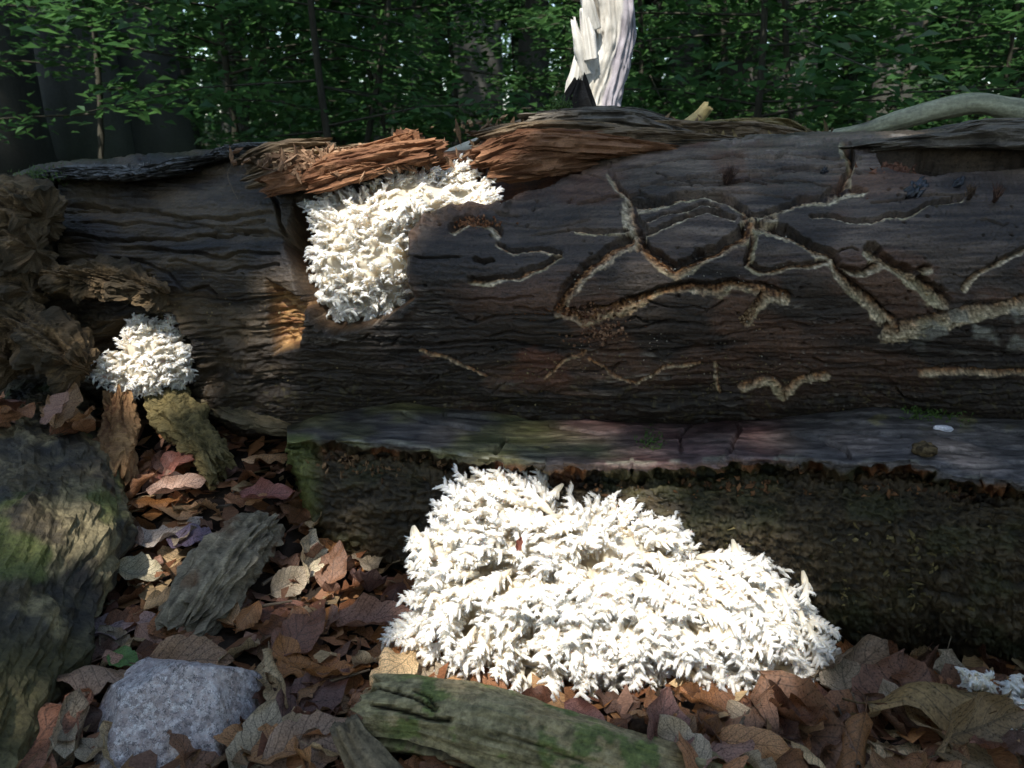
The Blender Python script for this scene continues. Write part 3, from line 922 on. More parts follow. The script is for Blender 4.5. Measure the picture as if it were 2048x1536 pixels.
# --- broken rotten slabs along the crest of the log
def crest_parts(root):
    rust = ((0.10, 0.04, 0.018), (0.30, 0.15, 0.075))
    brown = ((0.07, 0.048, 0.028), (0.24, 0.17, 0.10))
    gray = ((0.05, 0.043, 0.036), (0.20, 0.17, 0.13))
    kw = dict(nL=120, nA=64, sq=3.4, grain=0.0012, gl=5, ga=3.2, lump=0.003, lf=30, jag0=0.02, jag1=0.022, steps=0.004, lam=.010, lamf=120, laml=7)
    # left group, orange brown splinters
    L = [((545, 370, 1.33), (700, 330, 1.32), (800, 312, 1.32), (862, 303, 1.31), .040, .020, rust),
         ((600, 345, 1.38), (700, 318, 1.37), (808, 284, 1.37), (815, 283, 1.37), .035, .013, rust),
         ((520, 362, 1.36), (600, 336, 1.36), (690, 322, 1.35), (762, 313, 1.35), .035, .012, brown),
         ((560, 318, 1.42), (640, 312, 1.42), (735, 300, 1.42), (760, 296, 1.42), .05, .012, brown),
         ((500, 330, 1.45), (560, 305, 1.45), (615, 298, 1.45), (640, 295, 1.45), .045, .018, brown),
         ((630, 372, 1.30), (690, 352, 1.30), (745, 338, 1.30), (760, 334, 1.30), .02, .012, rust),
         ((850, 330, 1.42), (890, 322, 1.44), (930, 318, 1.46), (970, 316, 1.48), .05, .014, rust)]
    for i, (a, b_, c, d, w_, t_, cc) in enumerate(L):
        wood_part('splinter_slab', root, PP(a, b_, c, d), [w_ * .8, w_, w_, w_ * .9], [t_ * .9, t_, t_, t_ * .8], cc[0], cc[1], 100 + i, **kw)
    # right group, layered crest
    R = [((962, 312, 1.34), (1050, 285, 1.34), (1200, 290, 1.33), (1330, 300, 1.32), .045, .020, rust),
         ((968, 278, 1.37), (1050, 262, 1.38), (1180, 262, 1.38), (1320, 278, 1.37), .05, .015, brown),
         ((1060, 246, 1.42), (1150, 240, 1.42), (1260, 240, 1.42), (1370, 262, 1.40), .055, .016, gray),
         ((1090, 232, 1.46), (1180, 226, 1.46), (1270, 228, 1.46), (1330, 240, 1.45), .05, .010, gray),
         ((1140, 275, 1.34), (1250, 272, 1.34), (1400, 280, 1.33), (1520, 290, 1.32), .035, .012, brown),
         ((1290, 258, 1.41), (1400, 262, 1.41), (1520, 264, 1.40), (1600, 274, 1.39), .05, .015, brown),
         ((1410, 258, 1.46), (1480, 252, 1.46), (1560, 252, 1.46), (1600, 262, 1.45), .04, .012, ((0.10, .075, .03), (0.30, .23, .10))),
         ((1340, 292, 1.32), (1440, 290, 1.32), (1560, 286, 1.31), (1660, 288, 1.30), .03, .009, gray),
         ((1000, 345, 1.32), (1060, 335, 1.32), (1120, 325, 1.32), (1180, 322, 1.32), .03, .018, rust),
         ((1520, 282, 1.36), (1600, 282, 1.36), (1680, 286, 1.36), (1740, 290, 1.36), .04, .008, gray)]
    for i, (a, b_, c, d, w_, t_, cc) in enumerate(R):
        wood_part('splinter_slab', root, PP(a, b_, c, d), [w_ * .8, w_, w_, w_ * .7], [t_ * .9, t_, t_, t_ * .6], cc[0], cc[1], 130 + i, **kw)
    # slab above the deep gap on the right
    kw2 = dict(kw); kw2.update(nL=110, nA=50, jag0=0.03)
    wood_part('overhanging_slab', root, PP((1735, 296, 1.23), (1850, 282, 1.19), (1960, 277, 1.17), (2060, 275, 1.16), (2400, 262, 1.15), (2900, 262, 1.15)),
              [.03, .05, .06, .06, .06, .06], [.006, .014, .018, .020, .022, .022], gray[0], gray[1], 160, label='grey split slab over a deep dark gap', **kw2)
    wood_part('splinter_slab', root, PP((1800, 278, 1.32), (1900, 264, 1.32), (2000, 256, 1.31), (2300, 255, 1.3)),
              [.03, .05, .05, .05], [.006, .012, .014, .014], gray[0], gray[1], 161, **kw)
    # dark jagged stub and its wedge
    wood_part('jagged_stub', root, PP((1160, 240, 1.47), (1156, 205, 1.47), (1158, 178, 1.47)), [.034, .028, .012], [.02, .018, .006],
              (0.02, .016, .013), (.07, .055, .042), 170, up=(0, 1, 0), nL=40, nA=40, grain=.005, gl=4, ga=4, lump=.003, jag1=.022, sq=2.5)
    # bark crust at the left top
    for i, (a, b_, c, w_, t_) in enumerate([((95, 352, 1.62), (180, 346, 1.60), (260, 344, 1.58), .05, .012),
                                            ((190, 352, 1.56), (300, 350, 1.54), (400, 338, 1.52), .055, .010),
                                            ((330, 340, 1.56), (400, 328, 1.54), (460, 316, 1.52), .05, .010),
                                            ((430, 320, 1.53), (490, 306, 1.51), (560, 300, 1.49), .04, .012)]):
        wood_part('bark_flake', root, PP(*[(q_[0], q_[1] - 2, q_[2] + .03) for q_ in (a, b_, c)]), [w_ * 1.1, w_ * 1.7, w_ * 1.1], [t_ * .8, t_ * 1.2, t_ * .8],
                  (0.028, .026, .024), (.19, .185, .175), 180 + i, nL=150, nA=90, sq=2.6, grain=.005, gl=60, ga=9, lump=.007, lf=60, jag0=.02, jag1=.02, lam=.008, lamf=130, laml=90)
    # rotten chunks of the left end
    ch = ((0.03, 0.020, 0.011), (0.22, 0.145, 0.072))
    for i, (a, b_, c, r1, r2) in enumerate([((-60, 430, 1.52), (20, 425, 1.46), (92, 440, 1.44), .075, .06),
                                            ((-120, 500, 1.46), (-10, 505, 1.42), (70, 500, 1.40), .06, .055),
                                            ((-200, 575, 1.44), (-60, 585, 1.40), (60, 580, 1.38), .06, .04),
                                            ((20, 640, 1.38), (90, 680, 1.34), (165, 735, 1.32), .052, .045),
                                            ((-160, 660, 1.40), (-60, 690, 1.36), (30, 720, 1.34), .06, .05),
                                            ((100, 560, 1.42), (200, 560, 1.39), (330, 590, 1.36), .035, .025)]):
        wood_part('rotten_chunk', root, PP(a, b_, c), [r1 * .8, r1, r1 * .7], [r2 * .8, r2, r2 * .7], ch[0], ch[1], 200 + i,
                  nL=110, nA=110, sq=3.0, grain=.006, gl=34, ga=6, lump=.015, lf=30, jag0=.006, jag1=.006, steps=.008, lam=.003, lamf=160, laml=60, c3=(0.05, .036, .019))
    # roots / base pieces under the left fungus
    wood_part('root_piece', root, PP((235, 800, 1.36), (232, 860, 1.31), (225, 960, 1.24)), [.03, .035, .03], [.025, .03, .03],
              (.12, .055, .025), (.34, .20, .09), 210, up=(0, 1, 0), nL=110, nA=70, grain=.002, gl=6, ga=4, lump=.006, lam=.012, lamf=70, laml=20, jag0=.015, jag1=.015)
    wood_part('root_piece', root, PP((330, 800, 1.38), (370, 850, 1.33), (440, 935, 1.25)), [.04, .04, .03], [.035, .035, .02],
              (.06, .05, .02), (.22, .17, .07), 211, up=(0, 1, 0), nL=110, nA=70, grain=.002, gl=8, ga=4, lump=.008, lam=.014, lamf=60, laml=25, jag0=.015, jag1=.015)
    wood_part('root_piece', root, PP((420, 800, 1.40), (500, 830, 1.36), (610, 860, 1.32)), [.03, .035, .02], [.02, .022, .015],
              (.05, .042, .024), (.15, .12, .07), 212, nL=100, nA=60, grain=.002, gl=6, ga=4, lump=.005, lam=.010, lamf=80, laml=12, jag0=.015, jag1=.015)


crest_parts(LOG)


# rusty frass clusters, tar, tufts on the log
def surf_log(px, py):
    """rough point on the log's face under a pixel"""
    T = np.interp(px, TOPX, TOPY); C = np.interp(px, CRX, CRY)
    f = (py - T) / (C - T)
    off = np.interp(f, [0, .2, .45, .75, 1.0], [.20, .07, 0, .012, .065])
    return P(px, py, B(px) + off)


def crumbs(root, name, px, py, sx, sy, n, c1, c2, r, seed, mat=M_FRASS, spike=0.0, label=None, base=None):
    rs = np.random.RandomState(seed)
    ico_v = np.array([(0, 0, 1), (.94, 0, .33), (-.47, .82, .33), (-.47, -.82, .33), (.47, .82, -.33), (.47, -.82, -.33), (-.94, 0, -.33), (0, 0, -1)])
    ico_f = np.array([(0, 1, 4), (0, 4, 2), (0, 2, 6), (0, 6, 3), (0, 3, 5), (0, 5, 1), (1, 5, 7), (1, 7, 4), (4, 7, 2), (2, 7, 6), (6, 7, 3), (3, 7, 5)])
    Vs, Fs, Cs = [], [], []
    for k in range(n):
        a = rs.randn(2) * 0.45
        p = base(px + a[0] * sx, py + a[1] * sy) if base else surf_log(px + a[0] * sx, py + a[1] * sy)
        rr = r * rs.uniform(.4, 1.3)
        v = ico_v * rr * rs.uniform(.6, 1.4, 3) * np.array([1 + spike * rs.rand(), 1, 1 - .0 * rs.rand()])
        ang = rs.rand() * 6.3; ca, sa = math.cos(ang), math.sin(ang)
        R = np.array([[ca, 0, sa], [0, 1, 0], [-sa, 0, ca]])
        Vs.append(v @ R.T + p - np.array([0, rr * rs.uniform(-.4, .8), 0])); Fs.append(ico_f + 8 * k)
        Cs.append(np.repeat(mixc(c1, c2, np.array([rs.rand()])), 8, 0))
    o = obj(name, np.concatenate(Vs), np.concatenate(Fs), mat, root, col=np.concatenate(Cs), smooth=False)
    o['kind'] = 'stuff'
    if label: o['label'] = label
    return o


RUSTC = ((0.10, 0.03, 0.012), (0.32, 0.15, 0.07))
crumbs(LOG, 'frass', 1068, 632, 55, 28, 260, *RUSTC, .0026, 1, label='rusty boring dust caught in the gallery mouth')
crumbs(LOG, 'frass', 1190, 650, 75, 40, 300, (0.08, 0.03, 0.015), (0.34, 0.2, 0.12), .0024, 2)
crumbs(LOG, 'frass', 1775, 345, 45, 16, 220, (0.06, 0.025, 0.015), (0.22, 0.11, 0.07), .0028, 3, spike=2)
crumbs(LOG, 'frass', 1500, 622, 30, 30, 160, (0.15, 0.08, 0.04), (0.40, 0.28, 0.16), .0022, 4)
crumbs(LOG, 'frass', 945, 445, 55, 12, 130, *RUSTC, .0020, 5)
crumbs(LOG, 'frass', 1385, 600, 320, 150, 260, (0.2, 0.17, 0.12), (0.5, 0.46, 0.38), .0010, 6)
crumbs(LOG, 'frass', 1300, 760, 700, 60, 500, (0.08, 0.06, 0.03), (0.3, 0.24, 0.12), .0014, 7)
crumbs(LOG, 'frass', 250, 610, 240, 90, 300, (0.06, 0.05, 0.03), (0.26, 0.2, 0.1), .0018, 8)

def crest_base(px, py):
    return P(px, py, np.interp(py, [225, 260, 300, 350], [1.46, 1.39, 1.32, 1.28]))


crumbs(LOG, 'crumbled_wood', 1180, 262, 260, 26, 420, (0.06, 0.035, 0.02), (0.34, 0.22, 0.12), .0042, 9, spike=3, base=crest_base)
crumbs(LOG, 'crumbled_wood', 1450, 272, 200, 14, 300, (0.05, 0.035, 0.02), (0.30, 0.22, 0.10), .0036, 10, spike=3, base=crest_base)
crumbs(LOG, 'crumbled_wood', 690, 322, 200, 26, 380, (0.08, 0.04, 0.02), (0.36, 0.22, 0.13), .0038, 12, spike=3, base=crest_base)
crumbs(LOG, 'bark_grit', 300, 340, 220, 9, 700, (0.03, 0.03, 0.028), (0.26, 0.25, 0.235), .0034, 14, spike=2, base=lambda a, b_: P(a, b_ - .06 * (a - 300), 1.585))
crumbs(LOG, 'crumbled_wood', 930, 322, 60, 14, 200, (0.12, 0.05, 0.03), (0.34, 0.17, 0.10), .0036, 13, spike=2, base=lambda a, b_: P(a, b_, 1.40))

# ------------------------------------------------------------------ coral tooth fungi
def cone_mesh(p, d, L, r):
    """three-sided teeth; p,d (n,3), L,r (n,)"""
    n = len(p)
    d = d / (np.linalg.norm(d, axis=1)[:, None] + 1e-9)
    a = np.cross(d, np.array([0.3, 0.2, 0.93])); a /= np.linalg.norm(a, axis=1)[:, None] + 1e-9
    b_ = np.cross(d, a)
    V = np.empty((n, 4, 3))
    for k in range(3):
        an = 2.094 * k
        V[:, k] = p + (a * math.cos(an) + b_ * math.sin(an)) * r[:, None]
    V[:, 3] = p + d * L[:, None]
    i = (np.arange(n) * 4)[:, None]
    F = np.concatenate([i + np.array([[0, 1, 3]]), i + np.array([[1, 2, 3]]), i + np.array([[2, 0, 3]])])
    return V.reshape(-1, 3), F


def tube(path, rad, sides):
    path = np.asarray(path, float); n = len(path)
    T = np.gradient(path, axis=0); T /= np.linalg.norm(T, axis=1)[:, None] + 1e-9
    up = np.array([0.11, 0.23, 0.97])
    A = np.cross(T, up); A /= np.linalg.norm(A, axis=1)[:, None] + 1e-9
    Bn = np.cross(A, T)
    th = np.linspace(0, 2 * np.pi, sides, endpoint=False)
    V = path[:, None] + (A[:, None] * np.cos(th)[None, :, None] + Bn[:, None] * np.sin(th)[None, :, None]) * np.asarray(rad)[:, None, None]
    return V.reshape(-1, 3), grid_faces(n, sides, True)


def sprig_template(seed):
    """unit sprig: grows along +X, +Z up; knobby arm with toothed branchlets"""
    rs = np.random.RandomState(seed)
    Vq, Fq, Vt, Ft = [], [], [], []
    nq = [0]; ntv = [0]

    def addtube(path, rad, s):
        v, f = tube(path, rad, s)
        Vq.append(v); Fq.append(f + nq[0]); nq[0] += len(v)

    def teeth(path, rad, n, L0, out):
        t = rs.uniform(0.12, 1.0, n)
        i = np.clip((t * (len(path) - 1)).astype(int), 0, len(path) - 2)
        f = (t * (len(path) - 1) - i)[:, None]
        p = path[i] * (1 - f) + path[i + 1] * f
        r_ = np.interp(t, np.linspace(0, 1, len(rad)), rad)
        tg = path[-1] - path[0]; tg = tg / np.linalg.norm(tg)
        sd_ = rs.randn(n, 3) * np.array([.4, .55, .35])
        d = tg * (0.45 + 0.9 * t[:, None]) + sd_ + np.array([0, 0, -0.9]) + out * 0.4
        d /= np.linalg.norm(d, axis=1)[:, None]
        L = L0 * rs.uniform(.55, 1.15, n) * (1.05 - .35 * t)
        v, fc = cone_mesh(p + d * (r_ * 0.75)[:, None], d, L, np.full(n, .0135) * rs.uniform(.8, 1.25, n))
        Vt.append(v); Ft.append(fc + ntv[0]); ntv[0] += len(v)
    out = np.array([1.0, 0, 0])
    tt = np.linspace(0, 1, 5)
    bend = rs.uniform(-.15, .2); sw = rs.uniform(-.15, .15)
    arm = np.stack([tt, sw * tt ** 2, bend * tt ** 2 - .12 * tt ** 3], -1)
    rad = np.array([.05, .11, .11, .085, .02])
    addtube(arm, rad, 6)
    teeth(arm[2:], rad[2:], 26, .12, out)
    nbl = rs.randint(10, 14)
    for k in range(nbl):
        t0 = .25 + .72 * (k + rs.uniform(0, .9)) / nbl
        p0 = np.array([np.interp(t0, tt, arm[:, j]) for j in range(3)])
        an = (math.pi if k % 2 else 0) + rs.normal(.25 if k % 2 == 0 else -.25, .55)
        d0 = np.array([rs.uniform(.25, 1.0), math.cos(an), math.sin(an) * .9 + .1])
        d0 /= np.linalg.norm(d0)
        Lb = rs.uniform(.20, .38) * (1.25 - .6 * t0)
        u = np.array([0, .45, .85, 1.0])[:, None]
        br = p0 + d0 * Lb * u + np.array([.05, 0, -.3]) * Lb * u ** 2
        rr = np.array([.050, .052, .044, .018])
        addtube(br, rr, 5)
        teeth(br, rr, rs.randint(16, 20), .12, out)
    vq, vt = np.concatenate(Vq), np.concatenate(Vt)
    return vq, np.concatenate(Fq), vt, np.concatenate(Ft)


SPRIGS = [sprig_template(900 + i) for i in range(10)]


def lump_mesh(seed):
    v, f = tube([(0, 0, -.98), (0, 0, -.7), (0, 0, 0), (0, 0, .7), (0, 0, .98)], [.2, .72, 1, .72, .2], 8)
    return v, f


def hollow(x, y, seed):
    """0 on the swelling lobes .. 1 in the bare hollows between them"""
    q = np.stack([np.asarray(x, float) / 62.0, np.asarray(y, float) / 52.0, 0 * np.asarray(x, float) + seed * 1.7], -1)
    return sstep(.06, .40, fbm(q, 2, seed))


def fungus(name, label, poly, ysurf, core, spacing, scale, nbr, seed, inner=2, base=None, up_bias=0.25, spread=1.0, hol=.72):
    """poly: outline in pixels; ysurf(px,py,edge) -> distance; core: world point it grows from"""
    rs = np.random.RandomState(seed)
    xs = [p[0] for p in poly]; ys = [p[1] for p in poly]
    cand = np.stack([rs.uniform(min(xs), max(xs), 14000), rs.uniform(min(ys), max(ys), 14000)], -1)
    sdv = poly_sd(cand[:, 0], cand[:, 1], poly)
    cand = cand[sdv < -1]; sdv = -sdv[sdv < -1]
    keep = []
    cell = {}
    for i in range(len(cand)):
        c = (int(cand[i, 0] // spacing), int(cand[i, 1] // spacing))
        ok = True
        for ax in (-1, 0, 1):
            for ay in (-1, 0, 1):
                for j in cell.get((c[0] + ax, c[1] + ay), ()):
                    if np.hypot(*(cand[i] - cand[j])) < spacing * (0.72 if sdv[i] < spacing else 1.0):
                        ok = False
        if ok:
            keep.append(i); cell.setdefault(c, []).append(i)
    pts = cand[keep]; ed = sdv[keep]
    core = np.asarray(core, float)
    tips, dirs, scl = [], [], []
    for (x, y), e_ in zip(pts, ed):
        tip = P(x, y, ysurf(x, y, e_))
        # lobes: low-frequency clefts push some tips back, leaving hollows
        cl = float(hollow(x, y, seed))
        if e_ > spacing and rs.rand() < hol * cl: continue
        tip = tip + np.array([0, ((.055 * cl - .012 * (1 - cl)) * (hol / .72) if e_ > spacing else 0) * spread, 0])
        anchor = core + (tip - core) * np.array([.55, .25, .45])
        d = tip - anchor
        d = d / (np.linalg.norm(d) + 1e-9)
        if e_ > spacing * 1.2:
            d = d + np.array([0, -.35, 0])
        lobe = np.array([float(vnoise(np.array([x / 70.0, y / 60.0, k_ * 9.1 + seed]), seed + k_)) for k_ in range(3)])
        d = d + rs.randn(3) * .16 + lobe * np.array([.75, .2, .55]) + np.array([0, 0, up_bias if np.isscalar(up_bias) else float(np.interp(y, *up_bias))])
        d /= np.linalg.norm(d)
        d[1] = min(d[1], -.36 if e_ > spacing else -.12); d /= np.linalg.norm(d)
        sc_ = scale * rs.uniform(.7, 1.35)
        d_in = tip - core; d_in = d_in / np.linalg.norm(d_in)
        if e_ < spacing * 1.6:
            d = d_in + rs.randn(3) * .18; d /= np.linalg.norm(d)
        for _ in range(4):            # the foot of every frond stays inside the clump
            bx, by = PIX(tip - d * sc_)
            if poly_sd(np.array([bx]), np.array([by]), poly)[0] < -6: break
            d = d * .45 + d_in * .55; d /= np.linalg.norm(d)
        tips.append(tip); dirs.append(d); scl.append(sc_)
        for k in range(inner):
            if rs.rand() < (.7 if k == 0 else .3):
                off = -d * scale * rs.uniform(.35, .8) + rs.randn(3) * np.array([.012, .004, .012]) * spread
                if e_ < spacing: off = off + (core - tip) / np.linalg.norm(core - tip) * .01
                d2 = d + rs.randn(3) * .32; d2[1] = min(d2[1], -.45); d2 /= np.linalg.norm(d2)
                tips.append(tip + off); dirs.append(d2); scl.append(scale * rs.uniform(.7, 1.05))
    tips = np.array(tips); dirs = np.array(dirs)
    root = thing(name, label, 'fungus', base if base is not None else tuple(core))
    seeds = tips[rs.choice(len(tips), nbr, replace=False)]
    for it in range(4):
        own = np.argmin(np.linalg.norm(tips[:, None] - seeds[None], axis=2), axis=1)
        seeds = np.array([tips[own == k].mean(0) if (own == k).any() else seeds[k] for k in range(nbr)])
    # fleshy body under the sprigs: two lumpy sheets closed along the rim
    st = 7.0
    gx, gy = np.meshgrid(np.arange(min(xs), max(xs) + st, st), np.arange(min(ys), max(ys) + st, st))
    sg = -poly_sd(gx, gy, poly) - spacing * .85
    ins = sg > 0
    eg = np.maximum(sg, 0)
    Yg = np.vectorize(ysurf)(gx, gy, eg + spacing * .85) + scale * .62 + .02 * np.exp(-eg / 14.0)
    Yg += spread * .034 * (hol / .72) * hollow(gx, gy, seed) * (1 - np.exp(-eg / 20.0))
    Yg += spread * .011 * fbm(np.stack([gx / 24, gy / 24, 0 * gx + seed], -1), 3, seed)
    fr = P(gx, gy, Yg).reshape(-1, 3)
    bk = P(gx, gy, Yg + .05 * (1 - np.exp(-eg / 22.0)) + .002).reshape(-1, 3)
    nyg, nxg = gx.shape
    gf_ = grid_faces(nyg, nxg)
    gf_ = gf_[ins.ravel()[gf_].all(1)]
    if len(gf_):
        obj('body', np.concatenate([fr, bk]), np.concatenate([gf_, gf_[:, ::-1] + len(fr)]), M_FUNGUS, root, col=np.array((.87, .79, .63)))
    for k in range(nbr):
        idx = np.where(own == k)[0]
        if not len(idx): continue
        V4, F4, V3, F3, C4 = [], [], [], [], []
        n4 = n3 = 0
        # fleshy limb from the core out to this lobe
        tipc = seeds[k]
        mid = core + (tipc - core) * .5 + np.array([0, .01, -.008])
        pth = spline([core, mid, tipc + (core - tipc) * .45], 9)
        rl = np.linalg.norm(tips[idx] - tipc, axis=1).mean()
        v, f = tube(pth, np.interp(np.linspace(0, 1, 9), [0, .5, 1], [.020 * spread, .014 * spread, .001]), 9)
        V4.append(v); F4.append(f); n4 += len(v); C4.append(np.tile([[.86, .78, .62]], (len(v), 1)))
        for i in idx:
            sv, sf, tv, tf = SPRIGS[rs.randint(len(SPRIGS))]
            d = dirs[i]
            up = np.array([0, -.25, 1.0]) + rs.randn(3) * .3
            yax = np.cross(up, d); yax /= np.linalg.norm(yax) + 1e-9
            zax = np.cross(d, yax)
            R = np.stack([d, yax, zax], 1)
            s = scl[i]
            o_ = tips[i] - d * s * 0.98
            for (vv, ff, VV, FF) in ((sv, sf, V4, F4), (tv, tf, V3, F3)):
                w_ = (vv * s) @ R.T + o_
                VV.append(w_)
                if VV is V4:
                    C4.append(mixc((.87, .80, .65), (.90, .885, .85), sstep(.15, .7, vv[:, 0])))
                    FF.append(ff + n4); n4 += len(w_)
                else:
                    FF.append(ff + n3); n3 += len(w_)
        Vq = np.concatenate(V4); Fq = np.concatenate(F4)
        cq = np.concatenate(C4)
        Vt = np.concatenate(V3); Ft = np.concatenate(F3)
        obj('branch', np.concatenate([Vq, Vt]), [Fq, Ft + len(Vq)], M_FUNGUS, root, col=np.concatenate([cq, np.tile([[.91, .90, .875]], (len(Vt), 1))]))
    return root


POLY_BIG = [(948, 925), (985, 935), (1010, 915), (1030, 945), (1085, 925), (1100, 960), (1092, 1000), (1130, 985), (1180, 1000), (1215, 975),
            (1270, 1000), (1285, 1030), (1340, 1010), (1390, 1050), (1402, 1110), (1425, 1120), (1470, 1085), (1520, 1100), (1575, 1125), (1585, 1170),
            (1615, 1180), (1630, 1220), (1668, 1240), (1690, 1290), (1680, 1350), (1640, 1380), (1590, 1365), (1555, 1385), (1530, 1370), (1470, 1395),
            (1435, 1405), (1400, 1370), (1340, 1385), (1250, 1400), (1215, 1385), (1205, 1420), (1120, 1448), (1080, 1430), (960, 1375), (900, 1355), (840, 1330),
            (800, 1300), (752, 1280), (790, 1250), (815, 1240), (800, 1190), (825, 1160), (808, 1115), (830, 1060), (870, 1010), (880, 970), (910, 945)]


def ys_big(x, y, e):
    Y = np.interp(y, [920, 980, 1050, 1200, 1350, 1450], [1.02, .965, .925, .870, .83, .81])
    edge = 1 - math.exp(-e / 55.0)
    Y += .055 * (1 - edge)
    Y += .05 * sstep(1450, 1700, x) * 1.0 + .02 * sstep(900, 780, x)
    # three lobes: left tall, middle, right low
    Y += .03 * math.exp(-((x - 1105) / 28.0) ** 2) * sstep(1150, 950, y) + .035 * math.exp(-((x - 1415) / 26.0) ** 2) * sstep(1300, 1100, y)
    return float(Y)


fungus('coral_fungus', 'largest white coral fungus, a broad heap spilling from under the ledge onto the leaves', POLY_BIG, ys_big,
       P(1200, 1180, 1.01), 20, .046, 30, 11, inner=2, base=tuple(P(1200, 1240, 1.05)), up_bias=([920, 1050, 1200, 1400], [.45, .15, -.2, -.55]))

POLY_MID = [(598, 398), (640, 385), (655, 372), (690, 360), (725, 378), (745, 350), (800, 338), (850, 328), (880, 345), (900, 325), (930, 310), (955, 325),
            (970, 350), (1008, 362), (1012, 392), (1005, 412), (915, 426), (868, 440), (838, 478), (830, 560), (838, 600), (800, 632), (740, 654), (705, 650), (668, 655), (622, 632),
            (615, 560), (612, 500), (618, 440)]


def ys_mid(x, y, e):
    b_ = float(B(x))
    Y = b_ + np.interp(y, [310, 360, 420, 520, 640], [.14, .10, .035, .0, .02])
    Y += .05 * sstep(800, 960, x) * sstep(480, 400, y)
    Y += .04 * math.exp(-e / 30.0) + .05 * sstep(795, 835, x) * sstep(410, 440, y)
    return float(Y)


fungus('coral_fungus', 'white coral fungus filling the split in the upper side of the log', POLY_MID, ys_mid,
       P(740, 500, 1.34), 16.5, .036, 16, 12, inner=2, base=tuple(P(740, 620, 1.33)), up_bias=.35, hol=.3)

POLY_LEFT = [(255, 632), (285, 622), (320, 640), (335, 617), (355, 625), (352, 665), (388, 690), (390, 745), (372, 775), (335, 790), (310, 802), (260, 795), (215, 782),
             (190, 775), (172, 745), (185, 712), (232, 692), (240, 660)]


def ys_left(x, y, e):
    return float(1.32 + .05 * math.exp(-e / 28.0) + .03 * sstep(700, 630, y))


fungus('coral_fungus', 'small white coral fungus alone near the crumbling end of the log', POLY_LEFT, ys_left,
       P(285, 725, 1.42), 13.5, .030, 8, 13, inner=2, base=tuple(P(285, 780, 1.42)), up_bias=.2, hol=.2)

POLY_R = [(1915, 1330), (1960, 1345), (1990, 1375), (2040, 1360), (2140, 1370), (2150, 1520), (2040, 1500), (1990, 1495), (2000, 1440), (2015, 1400), (1940, 1375)]


def ys_r(x, y, e):
    return float(.815 + .02 * math.exp(-e / 20.0) - .07 * sstep(1360, 1500, y))


fungus('coral_fungus', 'dim white coral fungus half hidden behind curled dead leaves at the foot of the log', POLY_R, ys_r,
       P(2060, 1420, .88), 15, .032, 6, 14, inner=1, base=tuple(P(2060, 1450, .96)), up_bias=.2)


def wall_base(px, py):
    E_ = np.interp(px, EDX, EDY)
    return P(px, py, B(px) - .085 + np.interp(py - E_, [20, 60, 150, 290, 420], [.045, .020, .006, .040, .110]))


crumbs(LOG, 'crumbled_wood', 1650, 975, 420, 16, 420, (0.05, 0.025, 0.012), (0.30, 0.15, 0.07), .0030, 15, spike=1.5, base=wall_base)
crumbs(LOG, 'crumbled_wood', 1750, 1120, 400, 150, 420, (0.04, 0.032, 0.012), (0.22, 0.18, 0.08), .0022, 16, spike=3, base=wall_base)
crumbs(LOG, 'crumbled_wood', 780, 930, 140, 22, 260, (0.05, 0.025, 0.012), (0.28, 0.17, 0.09), .0030, 17, spike=1.5, base=wall_base)

# ------------------------------------------------------------------ dead wood around the log
def wood_thing(name, label, cat, part, pts, ra, rb, c1, c2, seed, mat, **kw):
    V, F, info = woody(pts, ra, rb, seed=seed, **kw)
    base = V[np.argmin(V[:, 2])]
    return V, F, info, base


def simple_wood(name, label, cat, pts, ra, rb, c1, c2, seed, mat, c3=None, group=None, **kw):
    V, F, info = woody(pts, ra, rb, seed=seed, **kw)
    col = mixc(c1, c2, 0.5 + 0.9 * info['rel'] + 0.5 * info['lum'])
    if c3 is not None:
        col = mixc(col, c3, sstep(0.0, 0.35, fbm(V * 14 + seed, 3, seed)))
    loc = tuple(V[np.argmin(V[:, 2])])
    o = obj(name, V, F, mat, None, loc=loc, col=col)
    return tag(o, label, cat, group), V, info


